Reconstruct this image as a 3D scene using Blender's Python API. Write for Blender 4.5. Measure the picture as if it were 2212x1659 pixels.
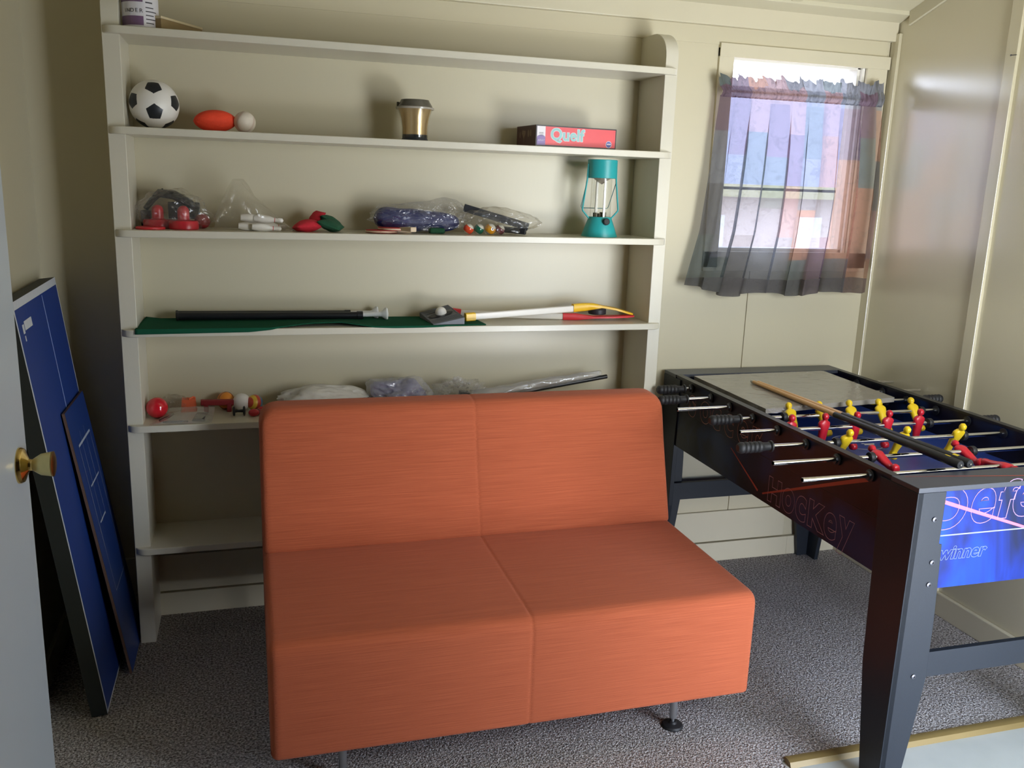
import bpy, bmesh, math, random
from mathutils import Vector, Matrix, noise

random.seed(7)
for o in list(bpy.data.objects):
    bpy.data.objects.remove(o, do_unlink=True)
SC = bpy.context.scene
COL = SC.collection
R = math.radians
PI = math.pi

# ---------------------------------------------------------------- camera
cam_d = bpy.data.cameras.new('camera')
cam_d.sensor_fit = 'HORIZONTAL'
cam_d.sensor_width = 36.0
cam_d.lens = 1903.71 / 2212 * 36.0
cam_d.clip_start = 0.05
cam = bpy.data.objects.new('camera', cam_d)
COL.objects.link(cam)
_y, _p, _r = R(16.8385), R(12.6816), R(1.9395)
f = Vector((math.sin(_y) * math.cos(_p), math.cos(_y) * math.cos(_p), -math.sin(_p)))
r0 = Vector((math.cos(_y), -math.sin(_y), 0))
u0 = r0.cross(f)
r1 = math.cos(_r) * r0 + math.sin(_r) * u0
u1 = -math.sin(_r) * r0 + math.cos(_r) * u0
M = Matrix((r1, u1, -f)).transposed().to_4x4()
M.translation = Vector((0.34975, -3.2550, 1.6))
cam.matrix_world = M
SC.camera = cam

# ---------------------------------------------------------------- view, world, daylight
SC.view_settings.view_transform = 'Standard'
SC.view_settings.look = 'None'
SC.view_settings.exposure = 0.0
SC.view_settings.gamma = 1.0
SC.view_settings.use_curve_mapping = False
SC.cycles.use_denoising = True
SC.cycles.max_bounces = 10
SC.cycles.diffuse_bounces = 6
SC.cycles.glossy_bounces = 4
SC.cycles.transparent_max_bounces = 24
SC.cycles.transmission_bounces = 6
SC.cycles.sample_clamp_indirect = 6.0
SC.cycles.caustics_reflective = False
SC.cycles.caustics_refractive = False

world = bpy.data.worlds.new('world')
SC.world = world
world.use_nodes = True
bg = world.node_tree.nodes['Background']
bg.inputs['Color'].default_value = (0.76, 0.82, 1.0, 1)
bg.inputs['Strength'].default_value = 7.2


def light(name, kind, energy, color, loc, aim, size=1.0, size_y=None, spread=None):
    d = bpy.data.lights.new(name, kind)
    d.energy = energy
    d.color = color
    if kind == 'AREA':
        d.shape = 'RECTANGLE'
        d.size = size
        d.size_y = size_y or size
        if spread:
            d.spread = spread
    o = bpy.data.objects.new(name, d)
    COL.objects.link(o)
    o.location = loc
    v = Vector(aim) - Vector(loc)
    o.rotation_euler = v.to_track_quat('-Z', 'Y').to_euler()
    return o


# daylight through the entry doorway at the right, beside the camera (beyond the frame)
light('daylight_sky', 'AREA', 45, (0.25, 0.50, 1.0), (2.8, -4.9, 3.3), (2.2, -2.0, 0.4), 2.6, 2.2)
light('daylight_ground', 'AREA', 212, (1.0, 0.96, 0.93), (2.5, -3.6, -0.06), (2.0, -1.0, 2.2), 1.6, 1.3)
light('doorway_low', 'AREA', 12, (0.22, 0.55, 1.0), (2.43, -2.70, 0.5), (2.43, 0, 0.5), 0.84, 1.0)
light('doorway', 'AREA', 28, (0.96, 1.0, 0.94), (2.43, -2.70, 1.5), (2.43, 0, 1.5), 0.84, 1.0)

# ---------------------------------------------------------------- materials
MATS = {}


def nodes_of(m):
    return m.node_tree.nodes, m.node_tree.links


def mat(name, color, rough=0.5, var=0.06, scale=30.0, bump=0.0, bscale=None, metal=0.0, spec=0.5, stretch=None, color2=None, coat=0.0, detail=4.0, sheen=0.0):
    """principled material with a noise driven colour and optional bump"""
    m = bpy.data.materials.new(name)
    m.use_nodes = True
    n, l = nodes_of(m)
    b = n['Principled BSDF']
    b.inputs['Roughness'].default_value = rough
    b.inputs['Metallic'].default_value = metal
    b.inputs['Specular IOR Level'].default_value = spec
    if coat:
        b.inputs['Coat Weight'].default_value = coat
        b.inputs['Coat Roughness'].default_value = 0.08
    if sheen:
        b.inputs['Sheen Weight'].default_value = sheen
    tc = n.new('ShaderNodeTexCoord')
    mp = n.new('ShaderNodeMapping')
    if stretch:
        mp.inputs['Scale'].default_value = stretch
    l.new(tc.outputs['Object'], mp.inputs['Vector'])
    nz = n.new('ShaderNodeTexNoise')
    nz.inputs['Scale'].default_value = scale
    nz.inputs['Detail'].default_value = detail
    l.new(mp.outputs['Vector'], nz.inputs['Vector'])
    mix = n.new('ShaderNodeMix')
    mix.data_type = 'RGBA'
    c = color
    lo = color2 or tuple(max(0, x * (1 - var * 2)) for x in c)
    hi = c if color2 else tuple(min(1, x * (1 + var)) for x in c)
    mix.inputs['A'].default_value = (*lo, 1)
    mix.inputs['B'].default_value = (*hi, 1)
    l.new(nz.outputs['Fac'], mix.inputs['Factor'])
    l.new(mix.outputs['Result'], b.inputs['Base Color'])
    if bump:
        bn = n.new('ShaderNodeTexNoise')
        bn.inputs['Scale'].default_value = bscale or scale
        bn.inputs['Detail'].default_value = 3
        l.new(mp.outputs['Vector'], bn.inputs['Vector'])
        bp = n.new('ShaderNodeBump')
        bp.inputs['Strength'].default_value = bump
        bp.inputs['Distance'].default_value = 0.004
        l.new(bn.outputs['Fac'], bp.inputs['Height'])
        l.new(bp.outputs['Normal'], b.inputs['Normal'])
    MATS[name] = m
    return m


CREAM = (0.56, 0.51, 0.365)
mat('wall_paint', CREAM, 0.34, 0.02, 3.0, bump=0.05, bscale=60, stretch=(1, 1, 0.25))
mat('wall_gloss', CREAM, 0.24, 0.02, 3.0, bump=0.07, bscale=45, stretch=(1, 1, 0.2), spec=2.0)
mat('ceiling_paint', (0.56, 0.52, 0.38), 0.45, 0.02, 3.0, bump=0.05, bscale=40)
mat('trim_paint', (0.60, 0.55, 0.41), 0.32, 0.02, 8.0, bump=0.06, bscale=40)
mat('shelf_paint', (0.62, 0.585, 0.48), 0.30, 0.03, 8.0, bump=0.08, bscale=60)
mat('door_paint', (0.50, 0.55, 0.60), 0.35, 0.02, 6.0, bump=0.04, bscale=30, stretch=(1, 1, 0.15))
mat('unseen_wall_dark', (0.06, 0.036, 0.02), 0.5, 0.15, 6, stretch=(8, 8, 0.5))  # unseen walls near the camera, made dark to cut bounced light
mat('brass', (0.83, 0.58, 0.20), 0.14, 0.04, 20, metal=1.0)
mat('aged_brass', (0.66, 0.57, 0.26), 0.38, 0.06, 60, metal=0.75)
mat('dark_brass', (0.30, 0.18, 0.06), 0.3, 0.06, 20, metal=1.0)
mat('vinyl', (0.55, 0.57, 0.55), 0.35, 0.05, 9, color2=(0.42, 0.45, 0.43), bump=0.03, bscale=90)
mat('threshold', (0.22, 0.155, 0.055), 0.42, 0.1, 30, metal=0.15, bump=0.1, bscale=50, stretch=(0.2, 1, 1))
mat('ground', (0.42, 0.38, 0.32), 0.9, 0.15, 4)
mat('concrete', (0.5, 0.47, 0.42), 0.9, 0.1, 6)
mat('orange_fabric', (0.63, 0.160, 0.070), 0.85, 0.1, 1.0, bump=0.30, bscale=1.0, stretch=(6, 560, 560), detail=7.0, color2=(0.27, 0.053, 0.019), sheen=0.1, spec=0.2)
mat('seam_fabric', (0.36, 0.085, 0.035), 0.9, 0.1, 200)
mat('chair_steel', (0.45, 0.46, 0.48), 0.32, 0.05, 50, metal=0.9)
mat('black_rubber', (0.012, 0.012, 0.014), 0.55, 0.15, 60)
mat('black_plastic', (0.010, 0.011, 0.014), 0.35, 0.15, 60)
mat('cap_black', (0.040, 0.044, 0.058), 0.34, 0.08, 200, bump=0.03, bscale=400)
mat('seam_line', (0.22, 0.24, 0.27), 0.5, 0.05, 60)
mat('table_black', (0.014, 0.018, 0.026), 0.42, 0.1, 200, bump=0.04, bscale=400, spec=0.32)
mat('table_edge', (0.010, 0.010, 0.012), 0.35, 0.1, 100)
mat('chrome', (0.82, 0.82, 0.84), 0.10, 0.03, 40, metal=1.0)
mat('bolt_metal', (0.16, 0.16, 0.18), 0.45, 0.1, 100, metal=1.0)
mat('playfield', (0.020, 0.048, 0.25), 0.38, 0.05, 5)
mat('white_ink', (0.62, 0.62, 0.66), 0.5, 0.04, 60)
mat('pale_line', (0.60, 0.62, 0.66), 0.45, 0.04, 60)
mat('court_ink', (0.40, 0.45, 0.55), 0.5, 0.06, 60)
mat('grey_ink', (0.20, 0.22, 0.27), 0.5, 0.06, 60)
mat('lilac_ink', (0.36, 0.22, 0.44), 0.45, 0.05, 60)
mat('sky_ink', (0.17, 0.23, 0.44), 0.45, 0.05, 60)
mat('blue_ink', (0.32, 0.42, 0.78), 0.45, 0.05, 60)
mat('dim_ink', (0.42, 0.22, 0.30), 0.5, 0.05, 60)
mat('dim_orange_ink', (0.46, 0.19, 0.13), 0.5, 0.05, 60)
mat('pink_ink', (0.62, 0.13, 0.20), 0.45, 0.1, 6)
mat('red_ink', (0.42, 0.06, 0.03), 0.45, 0.12, 6)
mat('player_yellow', (0.82, 0.56, 0.015), 0.38, 0.04, 40)
mat('player_red', (0.55, 0.015, 0.030), 0.32, 0.04, 40)
mat('cue_wood', (0.74, 0.45, 0.20), 0.4, 0.1, 3, stretch=(60, 2, 60), color2=(0.60, 0.34, 0.14))
mat('cue_black', (0.014, 0.014, 0.015), 0.45, 0.1, 80)
mat('cue_tip', (0.55, 0.52, 0.45), 0.6, 0.05, 60)
mat('sticker_yellow', (0.75, 0.55, 0.03), 0.5, 0.05, 60)
mat('pingpong_blue', (0.012, 0.042, 0.22), 0.5, 0.08, 90)
mat('pingpong_blue_small', (0.012, 0.040, 0.19), 0.45, 0.08, 90)
mat('apron_black', (0.014, 0.017, 0.014), 0.6, 0.1, 60)
mat('board_edge', (0.16, 0.09, 0.06), 0.7, 0.1, 60)
mat('ball_white', (0.78, 0.75, 0.70), 0.4, 0.03, 40)
mat('ball_black', (0.012, 0.014, 0.018), 0.4, 0.1, 40)
mat('foam_orange', (0.88, 0.065, 0.022), 0.8, 0.04, 150, bump=0.25, bscale=300)
mat('leather_white', (0.74, 0.66, 0.56), 0.55, 0.05, 90, bump=0.1, bscale=200)
mat('stitch_red', (0.35, 0.10, 0.08), 0.7, 0.05, 60)
mat('gold', (0.66, 0.47, 0.24), 0.22, 0.05, 8, metal=0.6)
mat('smoke_plastic', (0.10, 0.09, 0.07), 0.18, 0.15, 60)
mat('rim_plastic', (0.36, 0.33, 0.28), 0.2, 0.1, 60)
mat('tumbler_base', (0.018, 0.024, 0.034), 0.4, 0.1, 40)
mat('box_maroon', (0.085, 0.035, 0.032), 0.5, 0.08, 20)
mat('box_dark', (0.022, 0.016, 0.018), 0.4, 0.08, 20)
mat('box_red', (0.76, 0.085, 0.10), 0.4, 0.04, 10)
mat('box_white', (0.80, 0.76, 0.80), 0.45, 0.02, 20)
mat('box_purple', (0.26, 0.18, 0.42), 0.45, 0.05, 20)
mat('box_teal', (0.30, 0.56, 0.56), 0.45, 0.08, 30)
mat('box_navy', (0.10, 0.12, 0.42), 0.45, 0.08, 30)
mat('box_tan', (0.20, 0.13, 0.09), 0.5, 0.08, 30)
mat('teal', (0.022, 0.36, 0.37), 0.38, 0.04, 40, spec=0.5)
mat('teal_wire', (0.05, 0.22, 0.25), 0.4, 0.04, 40)
mat('lamp_tube', (0.86, 0.84, 0.78), 0.35, 0.02, 40)
mat('reflector', (0.55, 0.48, 0.42), 0.35, 0.05, 40, metal=0.6)
mat('red_plastic', (0.52, 0.022, 0.035), 0.32, 0.05, 40)
mat('bright_red', (0.66, 0.035, 0.045), 0.45, 0.05, 40)
mat('red_shiny', (0.56, 0.010, 0.022), 0.12, 0.03, 40, coat=0.5)
mat('pin_white', (0.80, 0.77, 0.72), 0.3, 0.02, 40)
mat('bag_red', (0.62, 0.02, 0.04), 0.9, 0.12, 120, bump=0.3, bscale=400)
mat('bag_green', (0.012, 0.085, 0.040), 0.9, 0.12, 120, bump=0.3, bscale=400)
mat('paddle_red', (0.45, 0.04, 0.04), 0.75, 0.05, 100)
mat('pale_wood', (0.66, 0.52, 0.36), 0.55, 0.08, 8, stretch=(3, 20, 20))
mat('net_blue', (0.010, 0.020, 0.13), 0.5, 0.3, 20, bump=0.5, bscale=35)
mat('pool_orange', (0.80, 0.085, 0.03), 0.1, 0.03, 40, coat=0.4)
mat('pool_green', (0.012, 0.14, 0.085), 0.1, 0.03, 40, coat=0.4)
mat('pool_yellow', (0.80, 0.36, 0.02), 0.1, 0.03, 40, coat=0.4)
mat('pool_maroon', (0.17, 0.02, 0.04), 0.1, 0.03, 40, coat=0.4)
mat('pool_white', (0.72, 0.70, 0.62), 0.1, 0.03, 40, coat=0.4)
mat('black_card', (0.014, 0.016, 0.022), 0.4, 0.1, 40)
mat('felt_green', (0.010, 0.085, 0.045), 0.95, 0.12, 500, bump=0.3, bscale=700, spec=0.1)
mat('ramp_grey', (0.10, 0.105, 0.12), 0.5, 0.05, 60)
mat('ramp_hole', (0.008, 0.009, 0.012), 0.6, 0.05, 60)
mat('plastic_white', (0.72, 0.73, 0.72), 0.35, 0.03, 40)
mat('shaft_cream', (0.78, 0.74, 0.68), 0.35, 0.02, 40)
mat('hockey_yellow', (0.85, 0.52, 0.02), 0.35, 0.03, 40)
mat('puck_black', (0.022, 0.022, 0.028), 0.5, 0.06, 60)
mat('coral_plastic', (0.85, 0.16, 0.06), 0.5, 0.05, 60)
mat('dark_red', (0.25, 0.015, 0.020), 0.45, 0.08, 60)
mat('basket_orange', (0.78, 0.27, 0.03), 0.5, 0.05, 60)
mat('beach_blue', (0.05, 0.16, 0.30), 0.4, 0.05, 60)
mat('beach_yellow', (0.70, 0.45, 0.05), 0.4, 0.05, 60)
mat('beach_red', (0.50, 0.06, 0.03), 0.4, 0.05, 60)
mat('sack_white', (0.68, 0.66, 0.61), 0.55, 0.06, 25, bump=0.3, bscale=60)
mat('lilac_cloth', (0.14, 0.15, 0.42), 0.6, 0.25, 25, bump=0.4, bscale=50)
mat('paper', (0.72, 0.71, 0.68), 0.6, 0.04, 20)
mat('cardboard_tan', (0.60, 0.50, 0.32), 0.7, 0.06, 40)
mat('cardboard_brown', (0.26, 0.18, 0.08), 0.7, 0.06, 40)
mat('jar_white', (0.72, 0.70, 0.70), 0.35, 0.03, 20)
mat('jar_label', (0.66, 0.64, 0.68), 0.4, 0.04, 20)
mat('jar_purple', (0.16, 0.09, 0.17), 0.4, 0.06, 20)
mat('ink_dark', (0.05, 0.045, 0.055), 0.5, 0.05, 20)
mat('house_wall', (0.72, 0.62, 0.56), 0.8, 0.05, 3)
mat('house_roof', (0.23, 0.255, 0.32), 0.8, 0.1, 6)
mat('house_fascia', (0.42, 0.40, 0.24), 0.7, 0.05, 6)
mat('house_white', (0.85, 0.85, 0.86), 0.6, 0.03, 6)
mat('sash_white', (0.78, 0.76, 0.70), 0.35, 0.03, 20)
mat('gap_dark', (0.10, 0.08, 0.05), 0.8, 0.05, 20)
mat('shrink_board', (0.36, 0.33, 0.29), 0.22, 0.10, 5, bump=1.0, bscale=9, stretch=(1, 5, 1), color2=(0.25, 0.23, 0.20), spec=0.8)


def mat_carpet():
    m = bpy.data.materials.new('carpet')
    m.use_nodes = True
    n, l = nodes_of(m)
    b = n['Principled BSDF']
    b.inputs['Roughness'].default_value = 0.95
    b.inputs['Specular IOR Level'].default_value = 0.1
    tc = n.new('ShaderNodeTexCoord')
    a = n.new('ShaderNodeTexNoise')
    a.inputs['Scale'].default_value = 145
    a.inputs['Detail'].default_value = 3
    a.inputs['Roughness'].default_value = 0.7
    l.new(tc.outputs['Object'], a.inputs['Vector'])
    v = n.new('ShaderNodeTexVoronoi')
    v.inputs['Scale'].default_value = 210
    l.new(tc.outputs['Object'], v.inputs['Vector'])
    big = n.new('ShaderNodeTexNoise')
    big.inputs['Scale'].default_value = 5
    big.inputs['Detail'].default_value = 3
    l.new(tc.outputs['Object'], big.inputs['Vector'])
    cr = n.new('ShaderNodeValToRGB')
    e = cr.color_ramp.elements
    e[0].position = 0.38
    e[0].color = (0.15, 0.135, 0.128, 1)
    e[1].position = 0.64
    e[1].color = (1.0, 0.97, 0.97, 1)
    x = e.new(0.50)
    x.color = (0.52, 0.475, 0.465, 1)
    l.new(a.outputs['Fac'], cr.inputs['Fac'])
    mx = n.new('ShaderNodeMix')
    mx.data_type = 'RGBA'
    mx.blend_type = 'MULTIPLY'
    mx.inputs['Factor'].default_value = 0.28
    l.new(cr.outputs['Color'], mx.inputs['A'])
    vr = n.new('ShaderNodeValToRGB')
    vr.color_ramp.elements[0].color = (1, 1, 1, 1)
    vr.color_ramp.elements[1].color = (0.25, 0.24, 0.25, 1)
    vr.color_ramp.elements[1].position = 0.75
    l.new(v.outputs['Distance'], vr.inputs['Fac'])
    l.new(vr.outputs['Color'], mx.inputs['B'])
    mx2 = n.new('ShaderNodeMix')
    mx2.data_type = 'RGBA'
    mx2.blend_type = 'MULTIPLY'
    mx2.inputs['Factor'].default_value = 0.25
    l.new(mx.outputs['Result'], mx2.inputs['A'])
    l.new(big.outputs['Fac'], mx2.inputs['B'])
    l.new(mx2.outputs['Result'], b.inputs['Base Color'])
    ad = n.new('ShaderNodeMath')
    ad.operation = 'ADD'
    l.new(a.outputs['Fac'], ad.inputs[0])
    l.new(v.outputs['Distance'], ad.inputs[1])
    bp = n.new('ShaderNodeBump')
    bp.inputs['Strength'].default_value = 0.8
    bp.inputs['Distance'].default_value = 0.007
    l.new(ad.outputs[0], bp.inputs['Height'])
    l.new(bp.outputs['Normal'], b.inputs['Normal'])
    MATS['carpet'] = m


def mat_graphic(name, dark, mid, bright, scale=3.5):
    """printed blue cloud artwork of the table aprons"""
    m = bpy.data.materials.new(name)
    m.use_nodes = True
    n, l = nodes_of(m)
    b = n['Principled BSDF']
    b.inputs['Roughness'].default_value = 0.3
    b.inputs['Specular IOR Level'].default_value = 0.3
    tc = n.new('ShaderNodeTexCoord')
    mp = n.new('ShaderNodeMapping')
    mp.inputs['Rotation'].default_value = (0, R(35), 0)
    mp.inputs['Scale'].default_value = (2.2, 1, 1)
    l.new(tc.outputs['Object'], mp.inputs['Vector'])
    a = n.new('ShaderNodeTexNoise')
    a.inputs['Scale'].default_value = scale
    a.inputs['Detail'].default_value = 3
    a.inputs['Distortion'].default_value = 0.6
    l.new(mp.outputs['Vector'], a.inputs['Vector'])
    cr = n.new('ShaderNodeValToRGB')
    e = cr.color_ramp.elements
    e[0].position = 0.36
    e[0].color = (*dark, 1)
    e[1].position = 0.64
    e[1].color = (*bright, 1)
    x = e.new(0.5)
    x.color = (*mid, 1)
    l.new(a.outputs['Fac'], cr.inputs['Fac'])
    l.new(cr.outputs['Color'], b.inputs['Base Color'])
    MATS[name] = m


def mat_film(name, tint=(0.9, 0.9, 0.9), white=0.12, gloss=0.10, bump=0.6, bscale=40):
    """clear crinkled plastic film"""
    m = bpy.data.materials.new(name)
    m.use_nodes = True
    n, l = nodes_of(m)
    out = n['Material Output']
    n.remove(n['Principled BSDF'])
    tr = n.new('ShaderNodeBsdfTransparent')
    tr.inputs['Color'].default_value = (*tint, 1)
    di = n.new('ShaderNodeBsdfDiffuse')
    di.inputs['Color'].default_value = (0.75, 0.74, 0.72, 1)
    gl = n.new('ShaderNodeBsdfGlossy')
    gl.inputs['Roughness'].default_value = 0.12
    gl.inputs['Color'].default_value = (1, 1, 1, 1)
    tc = n.new('ShaderNodeTexCoord')
    nz = n.new('ShaderNodeTexNoise')
    nz.inputs['Scale'].default_value = bscale
    nz.inputs['Detail'].default_value = 3
    nz.inputs['Distortion'].default_value = 1.0
    l.new(tc.outputs['Object'], nz.inputs['Vector'])
    bp = n.new('ShaderNodeBump')
    bp.inputs['Strength'].default_value = bump
    bp.inputs['Distance'].default_value = 0.006
    l.new(nz.outputs['Fac'], bp.inputs['Height'])
    l.new(bp.outputs['Normal'], gl.inputs['Normal'])
    m1 = n.new('ShaderNodeMixShader')
    m1.inputs['Fac'].default_value = white
    l.new(tr.outputs[0], m1.inputs[1])
    l.new(di.outputs[0], m1.inputs[2])
    lw = n.new('ShaderNodeLayerWeight')
    lw.inputs['Blend'].default_value = 0.25
    mu = n.new('ShaderNodeMath')
    mu.operation = 'MULTIPLY_ADD'
    mu.inputs[1].default_value = 0.35
    mu.inputs[2].default_value = gloss
    l.new(lw.outputs['Facing'], mu.inputs[0])
    m2 = n.new('ShaderNodeMixShader')
    l.new(mu.outputs[0], m2.inputs['Fac'])
    l.new(m1.outputs[0], m2.inputs[1])
    l.new(gl.outputs[0], m2.inputs[2])
    l.new(m2.outputs[0], out.inputs['Surface'])
    MATS[name] = m


def mat_glass(name, gloss=0.06, tint=(0.97, 0.98, 0.98)):
    m = bpy.data.materials.new(name)
    m.use_nodes = True
    n, l = nodes_of(m)
    out = n['Material Output']
    n.remove(n['Principled BSDF'])
    tr = n.new('ShaderNodeBsdfTransparent')
    tr.inputs['Color'].default_value = (*tint, 1)
    gl = n.new('ShaderNodeBsdfGlossy')
    gl.inputs['Roughness'].default_value = 0.04
    lw = n.new('ShaderNodeLayerWeight')
    lw.inputs['Blend'].default_value = 0.15
    mu = n.new('ShaderNodeMath')
    mu.operation = 'MULTIPLY_ADD'
    mu.inputs[1].default_value = 0.5
    mu.inputs[2].default_value = gloss
    l.new(lw.outputs['Facing'], mu.inputs[0])
    m2 = n.new('ShaderNodeMixShader')
    l.new(mu.outputs[0], m2.inputs['Fac'])
    l.new(tr.outputs[0], m2.inputs[1])
    l.new(gl.outputs[0], m2.inputs[2])
    l.new(m2.outputs[0], out.inputs['Surface'])
    MATS[name] = m


def mat_sheer(name, opacity, dark=1.0, plain=None):
    """sheer patchwork voile; UV in metres of cloth"""
    m = bpy.data.materials.new(name)
    m.use_nodes = True
    n, l = nodes_of(m)
    out = n['Material Output']
    n.remove(n['Principled BSDF'])
    uv = n.new('ShaderNodeUVMap')
    sep = n.new('ShaderNodeSeparateXYZ')
    l.new(uv.outputs['UV'], sep.inputs[0])

    def math_(op, a, b=None, c=None):
        q = n.new('ShaderNodeMath')
        q.operation = op
        for i, x in enumerate((a, b, c)):
            if x is None:
                continue
            if isinstance(x, (int, float)):
                q.inputs[i].default_value = x
            else:
                l.new(x, q.inputs[i])
        return q.outputs[0]

    cu = math_('FLOOR', math_('DIVIDE', sep.outputs['X'], 0.145))
    off = math_('MULTIPLY', math_('MODULO', cu, 2.0), 0.09)
    cv = math_('FLOOR', math_('DIVIDE', math_('ADD', sep.outputs['Y'], off), 0.20))
    cmb = n.new('ShaderNodeCombineXYZ')
    l.new(cu, cmb.inputs[0])
    l.new(cv, cmb.inputs[1])
    wn = n.new('ShaderNodeTexWhiteNoise')
    wn.noise_dimensions = '2D'
    l.new(cmb.outputs[0], wn.inputs['Vector'])
    cr = n.new('ShaderNodeValToRGB')
    cr.color_ramp.interpolation = 'CONSTANT'
    pal = [(0.0, (0.15, 0.15, 0.16)), (0.17, (0.38, 0.21, 0.15)), (0.34, (0.20, 0.14, 0.18)), (0.5, (0.23, 0.24, 0.27)), (0.67, (0.33, 0.22, 0.22)), (0.84, (0.16, 0.19, 0.19))]
    e = cr.color_ramp.elements
    e[0].position, e[0].color = 0.0, (*pal[0][1], 1)
    e[1].position, e[1].color = pal[1][0], (*pal[1][1], 1)
    for p, c in pal[2:]:
        q = e.new(p)
        q.color = (*c, 1)
    l.new(wn.outputs['Value'], cr.inputs['Fac'])
    # printed scroll motif
    nz = n.new('ShaderNodeTexNoise')
    nz.inputs['Scale'].default_value = 28
    nz.inputs['Detail'].default_value = 2
    nz.inputs['Distortion'].default_value = 1.5
    l.new(uv.outputs['UV'], nz.inputs['Vector'])
    st = math_('GREATER_THAN', nz.outputs['Fac'], 0.58)
    mul = n.new('ShaderNodeMix')
    mul.data_type = 'RGBA'
    mul.blend_type = 'MULTIPLY'
    l.new(math_('MULTIPLY', st, 0.35), mul.inputs['Factor'])
    l.new(cr.outputs['Color'], mul.inputs['A'])
    mul.inputs['B'].default_value = (0.4, 0.4, 0.42, 1)
    col = mul.outputs['Result']
    if plain:
        pm = n.new('ShaderNodeMix')
        pm.data_type = 'RGBA'
        pm.inputs['Factor'].default_value = 0.75
        l.new(col, pm.inputs['A'])
        pm.inputs['B'].default_value = (*plain, 1)
        col = pm.outputs['Result']
    di = n.new('ShaderNodeBsdfDiffuse')
    tl = n.new('ShaderNodeBsdfTranslucent')
    l.new(col, di.inputs['Color'])
    l.new(col, tl.inputs['Color'])
    a1 = n.new('ShaderNodeMixShader')
    a1.inputs['Fac'].default_value = 0.5
    l.new(di.outputs[0], a1.inputs[1])
    l.new(tl.outputs[0], a1.inputs[2])
    tr = n.new('ShaderNodeBsdfTransparent')
    tm = n.new('ShaderNodeMix')
    tm.data_type = 'RGBA'
    tm.inputs['Factor'].default_value = 0.42
    tm.inputs['A'].default_value = (0.80, 0.81, 0.87, 1)
    gain = n.new('ShaderNodeMix')
    gain.data_type = 'RGBA'
    gain.blend_type = 'ADD'
    gain.inputs['Factor'].default_value = 1.0
    l.new(col, gain.inputs['A'])
    l.new(col, gain.inputs['B'])
    l.new(gain.outputs['Result'], tm.inputs['B'])
    l.new(tm.outputs['Result'], tr.inputs['Color'])
    a2 = n.new('ShaderNodeMixShader')
    a2.inputs['Fac'].default_value = opacity
    l.new(tr.outputs[0], a2.inputs[1])
    l.new(a1.outputs[0], a2.inputs[2])
    l.new(a2.outputs[0], out.inputs['Surface'])
    MATS[name] = m


mat_carpet()
mat_graphic('graphic_bright', (0.006, 0.010, 0.045), (0.006, 0.022, 0.20), (0.006, 0.055, 0.42))
mat_graphic('graphic_shaded', (0.006, 0.004, 0.007), (0.009, 0.008, 0.018), (0.008, 0.024, 0.085), 4.0)  # apron print for the sides, their shade put into the colour
mat_film('film', (0.94, 0.93, 0.91), 0.045, 0.025)
mat_film('film_milky', (0.86, 0.86, 0.88), 0.28, 0.06)
mat_film('film_shiny', (0.95, 0.95, 0.96), 0.035, 0.06, 1.0, 60)
mat_film('film_board', (0.93, 0.93, 0.93), 0.08, 0.10, 1.0, 14)
mat_glass('window_glass')
mat_glass('lantern_glass', 0.05, (0.96, 0.96, 0.94))
mat_sheer('sheer', 0.46)
mat_sheer('sheer_gather', 0.93)
mat_sheer('sheer_hem', 0.80, plain=(0.13, 0.12, 0.12))


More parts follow.
